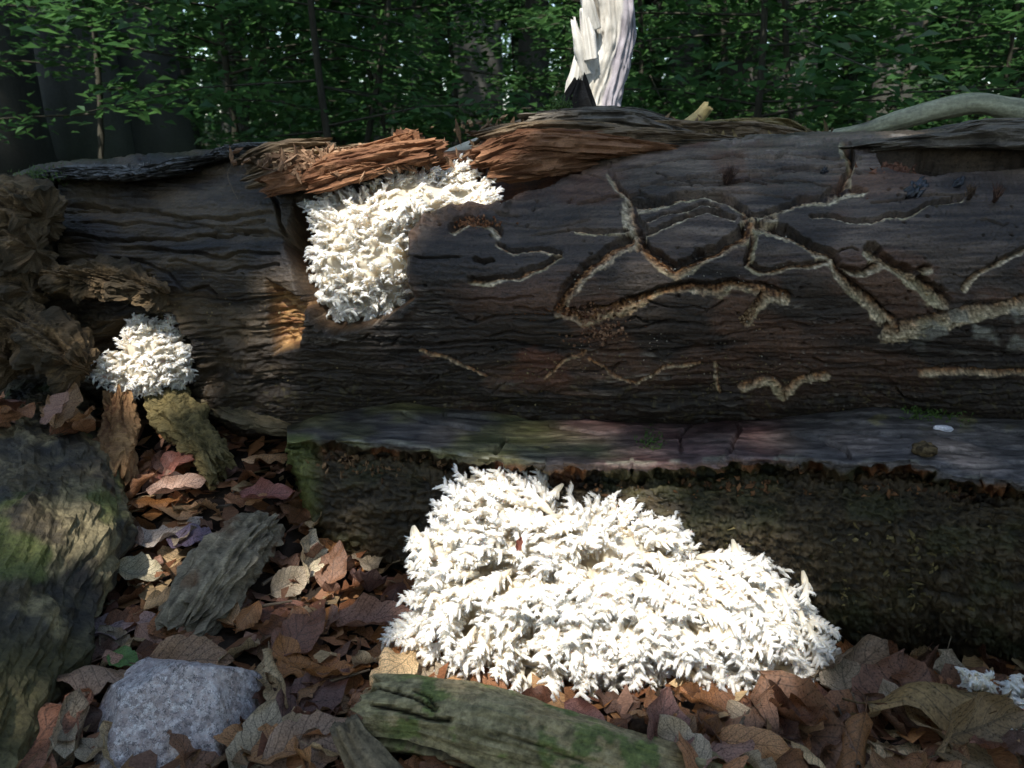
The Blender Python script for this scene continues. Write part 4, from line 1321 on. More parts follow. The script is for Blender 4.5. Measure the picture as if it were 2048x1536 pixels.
def make_snag():
    root = thing('dead_snag', 'bleached twisted dead snag standing in sunlight behind the log', 'snag', tuple(P(1190, 420, 1.75)))
    pts = PP((1175, 420, 1.75), (1185, 230, 1.75), (1205, 150, 1.75), (1222, 80, 1.75), (1218, 0, 1.75), (1210, -90, 1.75), (1228, -230, 1.75), (1216, -360, 1.75))
    V, F, info = woody(pts, [.085, .066, .050, .043, .050, .058, .05, .03], [.08, .062, .048, .042, .046, .05, .04, .02], nL=200, nA=110, seed=301, up=(0, 1, 0),
                       grain=.0045, gl=4.5, ga=4.5, lump=.003, lf=18, jag1=.06, jag0=.01, twist=1.5, steps=.003, lam=.006, lamf=90, laml=4)
    px, py = PIX(V)
    n = fbm(V * np.array([30, 30, 8]), 4, 303)
    col = mixc((.30, .27, .22), (.66, .63, .56), .5 + n + .8 * info['rel'])
    bark = sstep(.0, .12, (px - np.interp(py, [-400, 0, 60, 120, 220], [1240, 1243, 1236, 1222, 1196])) / 60 + .25 * fbm(V * 22, 3, 305))
    col = mixc(col, mixc((.25, .22, .25), (.44, .40, .44), .5 + fbm(V * 60, 3, 306)), .85 * bark)
    col = mixc(col, (.55, .50, .32), .6 * sstep(110, 190, py) * sstep(1200, 1150, px))
    col = mixc(col, (.05, .04, .03), sstep(.45, .6, -info['rel']))
    obj('trunk', V, F, M_SNAG, root, col=col)
    for i, (a, b_, c, r) in enumerate([((1172, 150, 1.70), (1160, 95, 1.69), (1148, 45, 1.69), .011), ((1182, 120, 1.69), (1174, 60, 1.69), (1168, 22, 1.69), .012),
                                       ((1140, 215, 1.71), (1150, 160, 1.70), (1158, 112, 1.70), .016), ((1186, 60, 1.70), (1176, 10, 1.69), (1164, -40, 1.69), .014)]):
        V, F, info = woody(PP(a, b_, c), [r, r, r * .5], [r * .6, r * .5, r * .2], nL=40, nA=24, seed=310 + i, up=(0, 1, 0), grain=.003, gl=6, ga=3, lump=.002, jag1=.012)
        obj('splinter', V, F, M_SNAG, root, col=mixc((.45, .42, .36), (.80, .77, .70), .5 + info['rel']))


make_snag()

o, V, info = simple_wood('fallen_branch', 'smooth grey green fallen branch with a knuckle bend leaning behind the log', 'branch',
                         PP((1480, 350, 1.62), (1640, 286, 1.56), (1740, 258, 1.54), (1860, 223, 1.52), (1950, 207, 1.50), (2030, 220, 1.50), (2160, 240, 1.52), (2500, 280, 1.6)),
                         [.011, .0135, .0155, .017, .0205, .017, .017, .016], [.011, .0135, .0155, .017, .0205, .017, .017, .016],
                         (.17, .17, .10), (.42, .41, .27), 320, M_BRANCH, nL=150, nA=40, grain=.001, gl=5, ga=3, lump=.0028, lf=14, c3=(.11, .10, .07))
simple_wood('broken_stick', 'short yellowish broken stick poking up behind the crest', 'stick',
            PP((1360, 262, 1.55), (1395, 236, 1.55), (1416, 213, 1.55)), [.011, .011, .010], [.011, .011, .010], (.20, .14, .05), (.42, .33, .14), 321, M_BRANCH,
            nL=30, nA=20, grain=.001, lump=.001, jag1=.006)
simple_wood('bleached_stick', 'pale bare stick lying behind the notch in the log', 'stick',
            PP((880, 318, 1.68), (930, 302, 1.70), (985, 284, 1.74)), [.012, .016, .018], [.012, .016, .018], (.42, .38, .28), (.62, .58, .46), 322, M_SNAG,
            nL=30, nA=20, grain=.001, lump=.001)

# mossy rotten log coming towards the camera on the left
def make_left_log():
    V, F, info = woody(PP((90, 830, 1.52), (60, 900, 1.36), (70, 1000, 1.18), (60, 1120, 1.02), (-30, 1300, .88), (-130, 1480, .76), (-260, 1700, .64)),
                       [.115, .12, .125, .12, .115, .115, .11], [.08, .085, .088, .088, .09, .09, .09], nL=190, nA=170, seed=330,
                       grain=.002, gl=9, ga=4.5, lump=.008, lf=14, jag0=.03, jag1=.02, lam=.014, lamf=48, laml=14)
    px, py = PIX(V)
    n = fbm(V * 26, 4, 331); n2 = fbm(V * 9, 3, 332); f = fbm(V * 120, 3, 333)
    col = mixc((.022, .017, .009), (.12, .092, .05), .5 + n + .5 * f)
    col = mixc(col, mixc((.15, .12, .06), (.32, .26, .14), .5 + f), .75 * sstep(.05, .3, n2 + .3 * f))
    col = mixc(col, (.09, .11, .025), .75 * sstep(.05, .3, fbm(V * 13 + 5, 3, 334)))
    col = mixc(col, (.026, .024, .022), .8 * sstep(.1, .3, fbm(V * 11 + 9, 3, 335)))
    col = mixc(col, (.10, .085, .03), .6 * sstep(1230, 1330, py))
    loc = tuple(P(20, 1250, .95))
    return tag(obj('rotten_log', V, F, M_MOSSY, None, loc=loc, col=col, smooth=False), 'mossy crumbling log lying at right angles to the big log beside the leaf litter', 'log')


make_left_log()
g0 = ground_hit(450, 1180)


def make_chunk():
    a = np.array(ground_hit(535, 1075)) + np.array([0, 0, .022]); c = np.array(ground_hit(375, 1275)) + np.array([0, 0, .022])
    m = (a + c) / 2 + np.array([0, 0, .012])
    V, F, info = woody([tuple(a), tuple(m), tuple(c)], [.030, .048, .036], [.026, .034, .024], nL=130, nA=90, seed=340, sq=2.8,
                       grain=.002, gl=4, ga=4.5, lump=.005, lf=26, jag0=.012, jag1=.025, lam=.013, lamf=110, laml=9)
    f = fbm(V * 90, 3, 341)
    col = mixc((.085, .068, .045), (.36, .30, .20), .48 + info['rel'] + .4 * f)
    col = mixc(col, (.16, .085, .045), .7 * sstep(.1, .35, fbm(V * 16, 3, 342)))
    tag(obj('wood_chunk', V, F, M_ROT, None, loc=tuple(g0), col=col, smooth=False), 'frayed grey brown chunk of rotten wood lying among the dead leaves', 'wood')


make_chunk()


def make_foreground_branch():
    root = thing('mossy_branch', 'thick green algae covered branch with a cracked blunt end before the largest fungus', 'branch', tuple(P(900, 1530, .74)))
    pts = PP((748, 1424, .775), (850, 1436, .765), (1000, 1472, .75), (1200, 1530, .73), (1500, 1620, .70), (1900, 1750, .66))
    V, F, info = woody(pts, [.038, .042, .042, .041, .040, .038], [.042, .049, .047, .044, .041, .039], nL=200, nA=110, seed=350, grain=.0012, gl=5, ga=4, lump=.003, lf=14,
                       jag0=.014, steps=.002, jf=3, lam=.0045, lamf=70, laml=6)
    px, py = PIX(V)
    # cracks along the broken end
    d = np.zeros(len(V))
    for hw, dep, pl in [(5, .008, [(745, 1410), (800, 1420), (860, 1440), (900, 1440)]), (4, .006, [(760, 1375), (830, 1395), (870, 1420)]),
                        (6, .010, [(735, 1480), (800, 1485), (880, 1510), (960, 1550)]), (3, .005, [(830, 1380), (860, 1395), (872, 1415)]),
                        (3, .004, [(1000, 1465), (1100, 1500), (1180, 1530)])]:
        k = 1 - sstep(hw * .3, hw * 1.2, seg_dist(px, py, pl)); d = np.maximum(d, k * dep)
    cen = V[:info['nb']].reshape(200, 110, 3).mean(1)
    ci = np.repeat(cen, 110, 0)
    inw = ci - V[:info['nb']]; inw /= np.linalg.norm(inw, axis=1)[:, None] + 1e-9
    V[:info['nb']] += inw * d[:info['nb'], None]
    n = fbm(V * 24, 3, 351); n2 = fbm(V * 130, 4, 352, .65)
    col = mixc((.12, .10, .045), (.36, .30, .16), .5 + n2 + .8 * info['rel'])
    gm_ = sstep(-.02, .10, n + .35 * n2)
    col = mixc(col, mixc((.075, .10, .022), (.17, .205, .06), .5 + n2), .9 * gm_ * sstep(.02, .08, info['s'] + .0))
    col = mixc(col, mixc((.22, .16, .07), (.40, .31, .17), .5 + n2), .85 * sstep(.10, .2, fbm(V * 30 + 7, 3, 353) + .3 * n2))
    col = mixc(col, (.025, .018, .01), .9 * np.clip(d / .006, 0, 1))
    obj('bark', V, F, M_MOSSY, root, col=col, smooth=False)
    V, F, info = woody(PP((690, 1450, .735), (715, 1500, .725), (760, 1560, .71), (820, 1640, .69)), [.010, .018, .022, .02], [.012, .02, .022, .02], nL=50, nA=40, seed=355, grain=.003, gl=5, ga=4,
                       lump=.003, jag0=.008)
    obj('broken_stub', V, F, M_MOSSY, root, col=mixc((.08, .06, .035), (.26, .20, .12), .5 + info['rel']))


make_foreground_branch()


def make_stone():
    c = P(355, 1465, .80)
    rs = np.random.RandomState(4)
    nU, nV = 70, 90
    th = np.linspace(0.02, np.pi - .02, nU)[:, None]; ph = np.linspace(0, 2 * np.pi, nV, endpoint=False)[None, :]
    D = np.stack([np.sin(th) * np.cos(ph), np.sin(th) * np.sin(ph), np.cos(th) + 0 * ph], -1)
    # boulder cut by planes: flat facets with rounded arrises
    r = np.full((nU, nV), 1.0)
    for nrm, h in [((.15, -.75, .65), .62), ((-.75, -.35, .5), .72), ((.85, -.2, .35), .74), ((.1, .5, .8), .70), ((-.4, .1, .9), .72), ((.3, -.95, -.1), .8), ((0, 0, -1), .5), ((-.9, .3, 0), .8), ((.4, .9, .1), .85)]:
        nrm = np.array(nrm); nrm = nrm / np.linalg.norm(nrm)
        dd = (D @ nrm)
        r = np.where(dd > .05, np.minimum(r, h / np.maximum(dd, .05)), r)
    V = D * r[..., None] * np.array([.112, .10, .115])
    V = V.reshape(-1, 3)
    V += V / np.linalg.norm(V, axis=1)[:, None] * (.004 * fbm(V * 40, 3, 361) + .0016 * fbm(V * 220, 3, 362))[:, None]
    V = V + c
    f = fbm(V * 260, 3, 363); g = fbm(V * 420, 2, 364)
    col = mixc((.30, .29, .30), (.60, .58, .58), .5 + 1.4 * f)
    col = mixc(col, (.40, .28, .25), .6 * sstep(.05, .3, fbm(V * 180, 3, 365)))
    col = mixc(col, (.07, .07, .075), .85 * sstep(.2, .36, g))
    col = mixc(col, (.78, .77, .76), .8 * sstep(.24, .4, -g))
    col = mixc(col, (.16, .10, .07), .6 * sstep(-.03, -.07, V[:, 2] - c[2] + .02 * fbm(V * 30, 2, 366)))
    tag(obj('granite_stone', V, grid_faces(nU, nV, True), M_GRANITE, None, loc=tuple(c - np.array([0, 0, .05])), col=col), 'speckled pink grey granite stone half buried in dead leaves', 'stone')


make_stone()

# ------------------------------------------------------------------ dead leaves
def leaf_mesh(seed, kind='beech', curl=0.0, roll=0.0, fold=0.2, cor=1.0, nl=15, nw=9):
    """unit-length leaf lying in XY, stalk end at x=0, tip at x=1"""
    rs = np.random.RandomState(seed)
    t = np.linspace(0, 1, nl)[:, None]; w_ = np.linspace(-1, 1, nw)[None, :]
    half = .33 * np.sin(np.pi * np.clip(t, 0, 1) ** .86) ** .75 * (1 - .12 * t)
    if kind == 'oak':
        half = half * (1.1 + .42 * np.sin(t * 21 + 1)) * 1.05
    if kind == 'torn':
        half = half * (1 - .35 * np.clip(fbm(np.concatenate([t * 5, t * 0, t * 0 + seed], 1), 2, seed)[:, None] + .2, 0, 1))
    half = half * (1 + .05 * np.cos(t * 2 * np.pi * 8))
    x = t + .10 * half * np.abs(w_) * 0
    y = half * w_
    x = x + 0 * w_
    pl = np.cos(2 * np.pi * (8 * t - 2.0 * np.abs(w_))) * .011 * cor * np.minimum(1, 4 * np.abs(w_)) + .012 * cor * np.sin(9 * t + 4 * w_ + seed)
    z = pl + fold * np.abs(y) + .09 * fbm(np.stack([x * 3, y * 4, 0 * x + seed], -1), 2, seed) + .05 * np.abs(w_) ** 3 * np.sin(t * 17 + seed * 2 + 2 * np.sign(w_))
    # roll across the width
    if abs(roll) > 1e-3:
        a = y * roll / .33
        y = np.sin(a) * .33 / roll
        z = z + (1 - np.cos(a)) * .33 / roll
    if abs(curl) > 1e-3:
        a = (x - .4) * curl
        R = 1.0 / curl
        xx = np.sin(a) * (R - z)
        zz = R - np.cos(a) * (R - z)
        x, z = xx + .4, zz
    V = np.stack([x, y, z], -1).reshape(-1, 3)
    uv = np.stack([t + 0 * w_, w_ * .5 + .5 + 0 * t], -1).reshape(-1, 2)
    F = grid_faces(nl, nw)
    # stalk: a thin three-sided strip growing from the base
    x0 = V[nw // 2]
    nxt = V[nw + nw // 2] - x0; nxt = nxt / np.linalg.norm(nxt)
    sp = np.array([x0 + nxt * .05, x0 - nxt * .06, x0 - nxt * .17 + np.array([0, .02, -.02])])
    tv, tf = tube(sp, [.008, .007, .009], 3)
    F = np.concatenate([F, tf + len(V)])
    uv = np.concatenate([uv, np.tile([[.5, .5]], (len(tv), 1))])
    V = np.concatenate([V, tv])
    V = V - np.array([.45, 0, V[:nl * nw, 2].mean()])
    return mesh_data('dead_leaf', V, F, M_LEAF, uv=uv)


LEAF_M = []
_k = 0
for kind, curl, roll, fold, cor in [('beech', .5, .3, .15, 1), ('beech', -.6, .8, .1, 1), ('beech', 1.0, .2, .3, 1.2), ('beech', .2, 1.4, 0, .8), ('torn', .8, .5, .2, 1),
                                    ('beech', -.3, -.6, .1, 1.3), ('torn', -.7, 1.2, 0, 1), ('beech', .1, .1, .05, 1), ('beech', 1.4, .6, .1, 1), ('torn', .3, -.9, .3, 1.3),
                                    ('beech', -.9, .3, .4, 1), ('beech', .6, 2.2, 0, .8), ('oak', .5, .4, .1, 1), ('torn', 1.2, -.5, .2, 1)]:
    LEAF_M.append(leaf_mesh(400 + _k, kind, curl, roll, fold, cor)); _k += 1
M_FLAT = leaf_mesh(450, 'beech', .25, .25, .08, 1.3)
M_ROLL = leaf_mesh(451, 'beech', .3, 2.6, 0, .6)
M_HALFROLL = leaf_mesh(452, 'beech', .4, 1.6, 0, .7)
M_OAK = leaf_mesh(453, 'oak', .5, .5, .1, 1.2)
M_TORN = leaf_mesh(454, 'torn', .3, .3, .1, 1)
M_STAND = leaf_mesh(455, 'beech', .9, .6, .35, 1)

BROWNS = [(.31, .135, .052), (.37, .185, .078), (.21, .085, .036), (.42, .24, .115), (.25, .125, .068), (.33, .15, .068), (.52, .36, .19), (.17, .072, .042), (.28, .155, .105), (.38, .165, .055)]


def add_leaf(me, pos, size, yaw, pitch, rolla, color, label, group=None):
    o = bpy.data.objects.new('dead_leaf', me)
    COL.objects.link(o)
    o.location = tuple(float(v) for v in pos)
    o.scale = (size,) * 3
    from mathutils import Euler
    o.rotation_euler = Euler((rolla, pitch, yaw), 'XYZ')
    o.color = (*color, 1)
    return tag(o, label, 'leaf', group)


def hero(px, py, lift, me, size, yaw, pitch, rolla, color, label, Y=None):
    p = ground_hit(px, py) if Y is None else P(px, py, Y)
    if Y is None:                      # sits a little above the ground along the same line of sight
        p = P(px, py, p[1] - lift * 1.35)
    return add_leaf(me, p, size, yaw, pitch, rolla, color, label)


D = math.radians
hero(622, 1108, .03, M_STAND, .085, D(100), D(-25), D(50), (.72, .60, .40), 'cream bleached curled leaf standing on edge among brown leaves')
hero(597, 1268, .03, M_FLAT, .095, D(60), D(-12), D(12), (.24, .105, .06), 'glossy copper brown leaf with straight ribs beyond the mossy branch')
hero(370, 1322, .035, M_FLAT, .105, D(10), D(5), D(35), (.34, .20, .11), 'light brown ribbed leaf lying flat just behind the granite stone')
hero(205, 1352, .045, M_HALFROLL, .12, D(8), D(0), D(160), (.30, .19, .125), 'long rolled brown leaf arched over beside the granite stone')
hero(205, 1255, .035, M_TORN, .13, D(25), D(8), D(5), (.32, .23, .22), 'large mauve grey decayed leaf leaning on the mossy log')
hero(110, 1270, .05, M_TORN, .08, D(75), D(-20), D(30), (.62, .52, .34), 'pale torn leaf stuck to the side of the mossy log')
hero(245, 1316, .045, M_FLAT, .05, D(-30), D(5), D(10), (.10, .19, .05), 'small green leaf piece among the brown leaves')
hero(742, 1232, .03, M_HALFROLL, .115, D(5), D(0), D(15), (.34, .18, .12), 'shiny reddish brown leaf folded lengthwise touching the largest fungus')
hero(735, 1160, .03, M_STAND, .09, D(-95), D(-40), D(0), (.26, .15, .12), 'dull purple brown leaf with its midrib pointing up beside the largest fungus')
hero(665, 1135, .03, M_FLAT, .08, D(80), D(-35), D(-10), (.22, .11, .06), 'upright dark brown leaf next to the cream leaf')
hero(70, 1475, .02, M_OAK, .13, D(60), D(-12), D(10), (.30, .13, .07), 'broad lobed russet leaf at the foot of the mossy log')
hero(130, 1480, .02, M_ROLL, .11, D(95), D(-30), D(30), (.33, .24, .15), 'narrow tan rolled leaf between the russet leaf and the stone')
hero(545, 1350, .03, M_ROLL, .10, D(-60), D(10), D(60), (.50, .36, .20), 'twisted ochre leaf curled up between granite stone and mossy branch')
hero(620, 1400, .02, M_FLAT, .11, D(50), D(-8), D(15), (.16, .08, .06), 'dark chocolate leaf between stone and mossy branch')
hero(615, 1490, .02, M_FLAT, .115, D(28), D(-5), D(20), (.36, .23, .15), 'tan ribbed leaf slanting towards the broken end of the mossy branch')
hero(510, 1490, .02, M_TORN, .10, D(80), D(-20), D(30), (.42, .33, .22), 'pale torn leaf pressed against the side of the granite stone')
hero(340, 930, .03, M_FLAT, .10, D(-20), D(-20), D(30), (.26, .105, .075), 'maroon leaf propped up below the small fungus')
hero(350, 970, .03, M_HALFROLL, .10, D(15), D(-5), D(20), (.40, .25, .18), 'pinkish folded leaf in front of the maroon leaf')
hero(250, 1060, .03, M_HALFROLL, .11, D(-45), D(5), D(40), (.38, .25, .18), 'pale brown rolled leaf on the edge of the mossy log')
hero(330, 1065, .03, M_TORN, .11, D(40), D(0), D(0), (.44, .36, .29), 'large whitish decayed leaf uphill of the wood chunk')
hero(380, 1075, .03, M_FLAT, .09, D(-25), D(-5), D(10), (.20, .15, .20), 'violet grey shiny leaf uphill of the wood chunk')
hero(275, 1140, .03, M_STAND, .085, D(-10), D(10), D(20), (.55, .47, .30), 'yellowish bleached leaf in the hollow beside the wood chunk')
hero(530, 985, .03, M_HALFROLL, .09, D(0), D(0), D(20), (.34, .13, .10), 'dark red curled leaf near the end of the ledge')
hero(1700, 1345, .035, M_ROLL, .16, D(35), D(-12), D(20), (.40, .27, .17), 'big pale curled leaf leaning against the shaded end of the largest fungus')
hero(1600, 1440, .03, M_HALFROLL, .17, D(-70), D(10), D(30), (.22, .115, .065), 'broad dark brown arched leaf in the shade below the ledge')
hero(1870, 1400, .04, M_HALFROLL, .19, D(10), D(0), D(150), (.34, .22, .09), 'long yellow brown rolled leaf below the dim fungus')
hero(1790, 1400, .03, M_FLAT, .16, D(60), D(-10), D(5), (.24, .12, .07), 'wide reddish brown leaf between the curled leaves under the ledge')
hero(1960, 1465, .03, M_STAND, .14, D(30), D(0), D(60), (.24, .16, .08), 'olive brown curled leaf in front of the dim fungus')
hero(1330, 1455, .03, M_STAND, .09, D(80), D(-20), D(30), (.26, .13, .10), 'purple brown pointed leaf beyond the mossy branch')
hero(1420, 1500, .02, M_TORN, .10, D(10), D(0), D(0), (.40, .22, .16), 'mottled pink brown torn leaf along the mossy branch')
hero(1165, 1425, .05, M_HALFROLL, .06, D(-40), D(0), D(40), (.24, .11, .09), 'small red brown leaf caught in the bottom of the largest fungus', Y=.80)
hero(1038, 1090, 0, LEAF_M[4], .022, D(70), D(-60), D(60), (.22, .06, .035), 'tiny red brown leaf scrap stuck on the largest fungus', Y=.915)
hero(1735, 401, 0, LEAF_M[4], .012, D(30), D(0), D(80), (.30, .10, .04), 'tiny rust red leaf scrap on the bare log face', Y=1.095)

LITTER = [(0, 1560), (40, 1420), (110, 1300), (200, 1180), (235, 1060), (250, 900), (420, 905), (600, 950), (690, 1040), (830, 1080), (840, 1330), (960, 1400),
          (1100, 1440), (1250, 1390), (1680, 1330), (2048, 1350), (2150, 1560), (1400, 1600), (700, 1560)]


SHAPES = ['flat', 'curled', 'cupped', 'rolled', 'torn', 'wavy', 'torn', 'flat', 'cupped', 'torn', 'folded', 'rolled', 'lobed', 'torn']


def scatter_leaves():
    rs = np.random.RandomState(21)
    n = 0
    pts = []
    tries = 0
    while n < 265 and tries < 20000:
        tries += 1
        x, y = rs.uniform(-20, 2120), rs.uniform(880, 1600)
        if poly_sd(np.array([x]), np.array([y]), LITTER)[0] > 0: continue
        if poly_sd(np.array([x]), np.array([y]), POLY_BIG)[0] < 14 or poly_sd(np.array([x]), np.array([y]), POLY_R)[0] < 10 or ((x - 355) / 135) ** 2 + ((y - 1450) / 105) ** 2 < 1: continue
        p = ground_hit(x, y)
        if any((p[0] - q[0]) ** 2 + (p[1] - q[1]) ** 2 < .023 ** 2 for q in pts): continue
        pts.append(p)
        lift = rs.uniform(.004, .03)
        c = np.array(BROWNS[rs.randint(len(BROWNS))]) * rs.uniform(.5, 1.45)
        if rs.rand() < .10: c = np.array([.46, .36, .24]) * rs.uniform(.8, 1.1)
        if y < 1060 and x < 500: where, grp = 'brown dead beech leaf in the litter below the small fungus', 'leaves below the small fungus'
        elif x < 560: where, grp = 'brown dead beech leaf in the litter around the granite stone and wood chunk', 'leaves around the stone'
        elif x < 1000: where, grp = 'brown dead beech leaf in the litter between the stone and the largest fungus', 'leaves beside the largest fungus'
        else: where, grp = 'shaded brown dead leaf under the ledge along the mossy branch', 'leaves under the ledge'
        big = 1.35 if x > 1400 else 1.0
        mi_ = rs.randint(len(LEAF_M))
        sz_ = rs.choice([rs.uniform(.062, .088), rs.uniform(.035, .065)]) * big
        lum_ = float(c @ np.array([.3, .6, .1]))
        where = '%s %s %s dead leaf %s' % ('small' if sz_ < .055 else 'large' if sz_ > .085 else 'medium', 'dark brown' if lum_ < .09 else 'reddish brown' if c[0] > 2.2 * c[1] else 'brown' if lum_ < .17 else 'tan', SHAPES[mi_],
                                           where.split('leaf ')[1])
        add_leaf(LEAF_M[mi_], p + np.array([0, 0, lift]), sz_, rs.uniform(0, 6.28), rs.normal(0, .35), rs.normal(0, .4) + (math.pi if rs.rand() < .3 else 0),
                 c, where, grp)
        n += 1
    for _ in range(14):     # small pocket of leaves at the far left
        x, y = rs.uniform(-20, 170), rs.uniform(800, 860)
        add_leaf(LEAF_M[rs.randint(len(LEAF_M))], P(x, y, 1.26 + rs.uniform(-.03, .05)), rs.uniform(.06, .09), rs.uniform(0, 6.28), rs.normal(0, .35), rs.normal(0, .4),
                 np.array(BROWNS[rs.randint(len(BROWNS))]) * rs.uniform(.8, 1.3), 'brown dead leaf in the pocket on top of the mossy log', 'leaves on the mossy log')


scatter_leaves()


def litter_stuff():
    """crumbled leaf fragments and twigs between the leaves, on all the near ground"""
    rs = np.random.RandomState(22)
    Vs, Fs, Cs = [], [], []
    n = 9000
    x = np.concatenate([rs.uniform(-1.3, 1.3, 5500), rs.uniform(-4, 4, 3500)])
    y = np.concatenate([rs.uniform(.45, 1.5, 5500), rs.uniform(-.5, 6, 3500)])
    z = gz(x, y) + rs.uniform(.002, .014, n)
    sz = rs.uniform(.008, .03, n) * np.r_[np.ones(5500), np.full(3500, 2.0)]
    a = rs.uniform(0, 6.28, n)
    u = np.stack([np.cos(a), np.sin(a), rs.normal(0, .35, n)], -1); v = np.stack([-np.sin(a), np.cos(a), rs.normal(0, .35, n)], -1)
    c = np.stack([x, y, z], -1)
    V = np.stack([c - u * sz[:, None], c + v * (sz * .55)[:, None], c + u * sz[:, None], c - v * (sz * .55)[:, None]], 1).reshape(-1, 3)
    F = np.arange(4 * n).reshape(-1, 4)
    pal = np.array(BROWNS)[rs.randint(len(BROWNS), size=n)] * rs.uniform(.5, 1.1, (n, 1))
    tag(obj('leaf_litter', V, F, M_ROT, None, col=np.repeat(pal, 4, 0)), 'crumbled brown leaf fragments covering the forest floor', 'leaf litter', kind='stuff')


litter_stuff()


def twigs():
    rs = np.random.RandomState(61)
    spots = [(660, 1395, 20, .10, 'beside the dark chocolate leaf'), (470, 1020, 75, .09, 'uphill of the wood chunk'), (150, 1400, -8, .13, 'between stone and mossy log'), (580, 1180, 40, .08, 'between the wood chunk and largest fungus'),
             (1500, 1460, 60, .12, 'under the ledge among dark leaves'), (1690, 1500, 80, .11, 'below the curled leaves'), (300, 1180, -30, .07, 'between the wood chunk and mossy log'), (520, 1240, 10, .09, 'near the copper leaf')]
    for k, (x, y, a, L, where) in enumerate(spots):
        p = ground_hit(x, y) + np.array([0, 0, .022])
        d = np.array([math.cos(D(a)), math.sin(D(a)), rs.uniform(-.1, .15)]) * L * .5
        pts = spline([p - d, p - d * .3 + rs.randn(3) * .004, p + d * .4 + rs.randn(3) * .004, p + d], 14)
        v, f = tube(pts, np.linspace(.0032, .0014, 14) * rs.uniform(.8, 1.2), 6)
        tag(obj('twig', v, f, M_ROT, None, loc=tuple(p), col=mixc((.05, .035, .025), (.2, .15, .1), .5 + fbm(v * 90, 2, k))), 'thin bare brown twig lying ' + where, 'twig')


twigs()

# ------------------------------------------------------------------ small things on the log
def on_log(px, py):
    return surf_log(px, py)


def tuft(name, label, px, py, h, r, c1, c2, seed, n=60):
    """small hairy stalked fungus: short stem with a flared brush of bristles"""
    p = on_log(px, py)
    rs = np.random.RandomState(seed)
    root = thing(name, label, 'fungus', tuple(p))
    nrm = np.array([0, -.75, .65])
    pth = spline([p - nrm * .006, p + nrm * h * .3, p + nrm * h * .35 + np.array([0, 0, h * .4])], 6)
    v, f = tube(pth, [r * .5, r * .45, r * .45, r * .55, r * .7, r * .8], 8)
    obj('stalk', v, f, M_ROT, root, col=np.array(c1))
    b0 = np.repeat(pth[-2][None], n, 0) + rs.randn(n, 3) * r * .35
    d = np.stack([rs.randn(n) * .5, rs.randn(n) * .5 - .2, np.full(n, 1.0)], -1)
    v, f = cone_mesh(b0, d, rs.uniform(.4, .8, n) * h, np.full(n, .0009))
    o_ = obj('brush', v, f, M_ROT, root, col=np.repeat(mixc(c1, c2, rs.rand(n)), 4, 0))
    return root


tuft('bristle_fungus', 'dark ragged bristle stub standing above the winding galleries', 1452, 372, .024, .009, (.045, .025, .018), (.16, .09, .06), 71, 90)
tuft('bristle_fungus', 'small tan brush shaped fungus on the log below the wet black patch', 1936, 398, .018, .0055, (.05, .032, .022), (.24, .15, .09), 72)
tuft('bristle_fungus', 'reddish brown brush shaped fungus, farther from the wet black patch', 1986, 404, .022, .006, (.06, .032, .022), (.22, .12, .08), 73)


def tar_patch(label, px, py, w_, h_, seed):
    nx, ny = 40, 26
    u, v = np.meshgrid(np.linspace(-1, 1, nx), np.linspace(-1, 1, ny))
    base = surf_log(px + u * w_, py + v * h_ + u * -w_ * .25)
    r = np.hypot(u, v) + .35 * fbm(np.stack([u * 2.5, v * 2.5, 0 * u + seed], -1), 3, seed)
    up = (.009 + .006 * fbm(np.stack([u * 5, v * 5, 0 * u], -1), 3, seed + 1)) * sstep(1.0, .5, r) - .012 * sstep(.75, 1.0, r)
    V = base + np.array([0, -.8, .6]) * up[..., None]
    V = V.reshape(-1, 3)
    loc = tuple(base[ny // 2, nx // 2])
    tag(obj('wet_tar_patch', V, grid_faces(ny, nx), M_PITCH, None, loc=loc, col=np.array((.012, .012, .016))), label, 'slime patch')


tar_patch('large glossy black wet patch on the log below the deep gap', 1830, 378, 32, 22, 81)
tar_patch('small glossy black wet smear beside the large wet patch', 1912, 370, 20, 13, 82)
tar_patch('tiny glossy black speck on the grooved upper log face', 1645, 346, 12, 8, 83)


def moss_sprig(name, label, p0, n, L, spread, seed, mat=M_MOSS):
    rs = np.random.RandomState(seed)
    b0 = np.asarray(p0) + rs.randn(n, 3) * np.array(spread)
    d = rs.randn(n, 3) * .7 + np.array([0, -.4, .8])
    v, f = cone_mesh(b0, d, rs.uniform(.5, 1.2, n) * L, np.full(n, L * .16))
    o_ = obj(name, v, f, mat, None, loc=tuple(p0))
    return tag(o_, label, 'moss')


def ledge_pt(px, f):
    C = np.interp(px, CRX, CRY); E = np.interp(px, EDX, EDY)
    return P(px, C + (E - C) * f, B(px) + .07 - .155 * f)


q_ = ledge_pt(1305, .5)
moss_sprig('moss_sprig', 'feathery bright green moss sprig lying on the reddish part of the ledge', q_ + np.array([0, 0, .003]), 130, .008, (.011, .022, .002), 91)
moss_sprig('moss_tuft', 'green moss tuft beside the jagged stub on the crest', P(1125, 212, 1.46), 260, .008, (.011, .01, .006), 92)
moss_sprig('moss_tuft', 'green moss cushion on the bark crust near the crumbling log end', P(105, 352, 1.58), 500, .008, (.026, .02, .007), 93)
moss_sprig('moss_tuft', 'dull olive moss tuft at the back of the ledge beyond the cocoon', ledge_pt(1850, .15) + np.array([0, 0, .006]), 260, .008, (.02, .012, .005), 94)


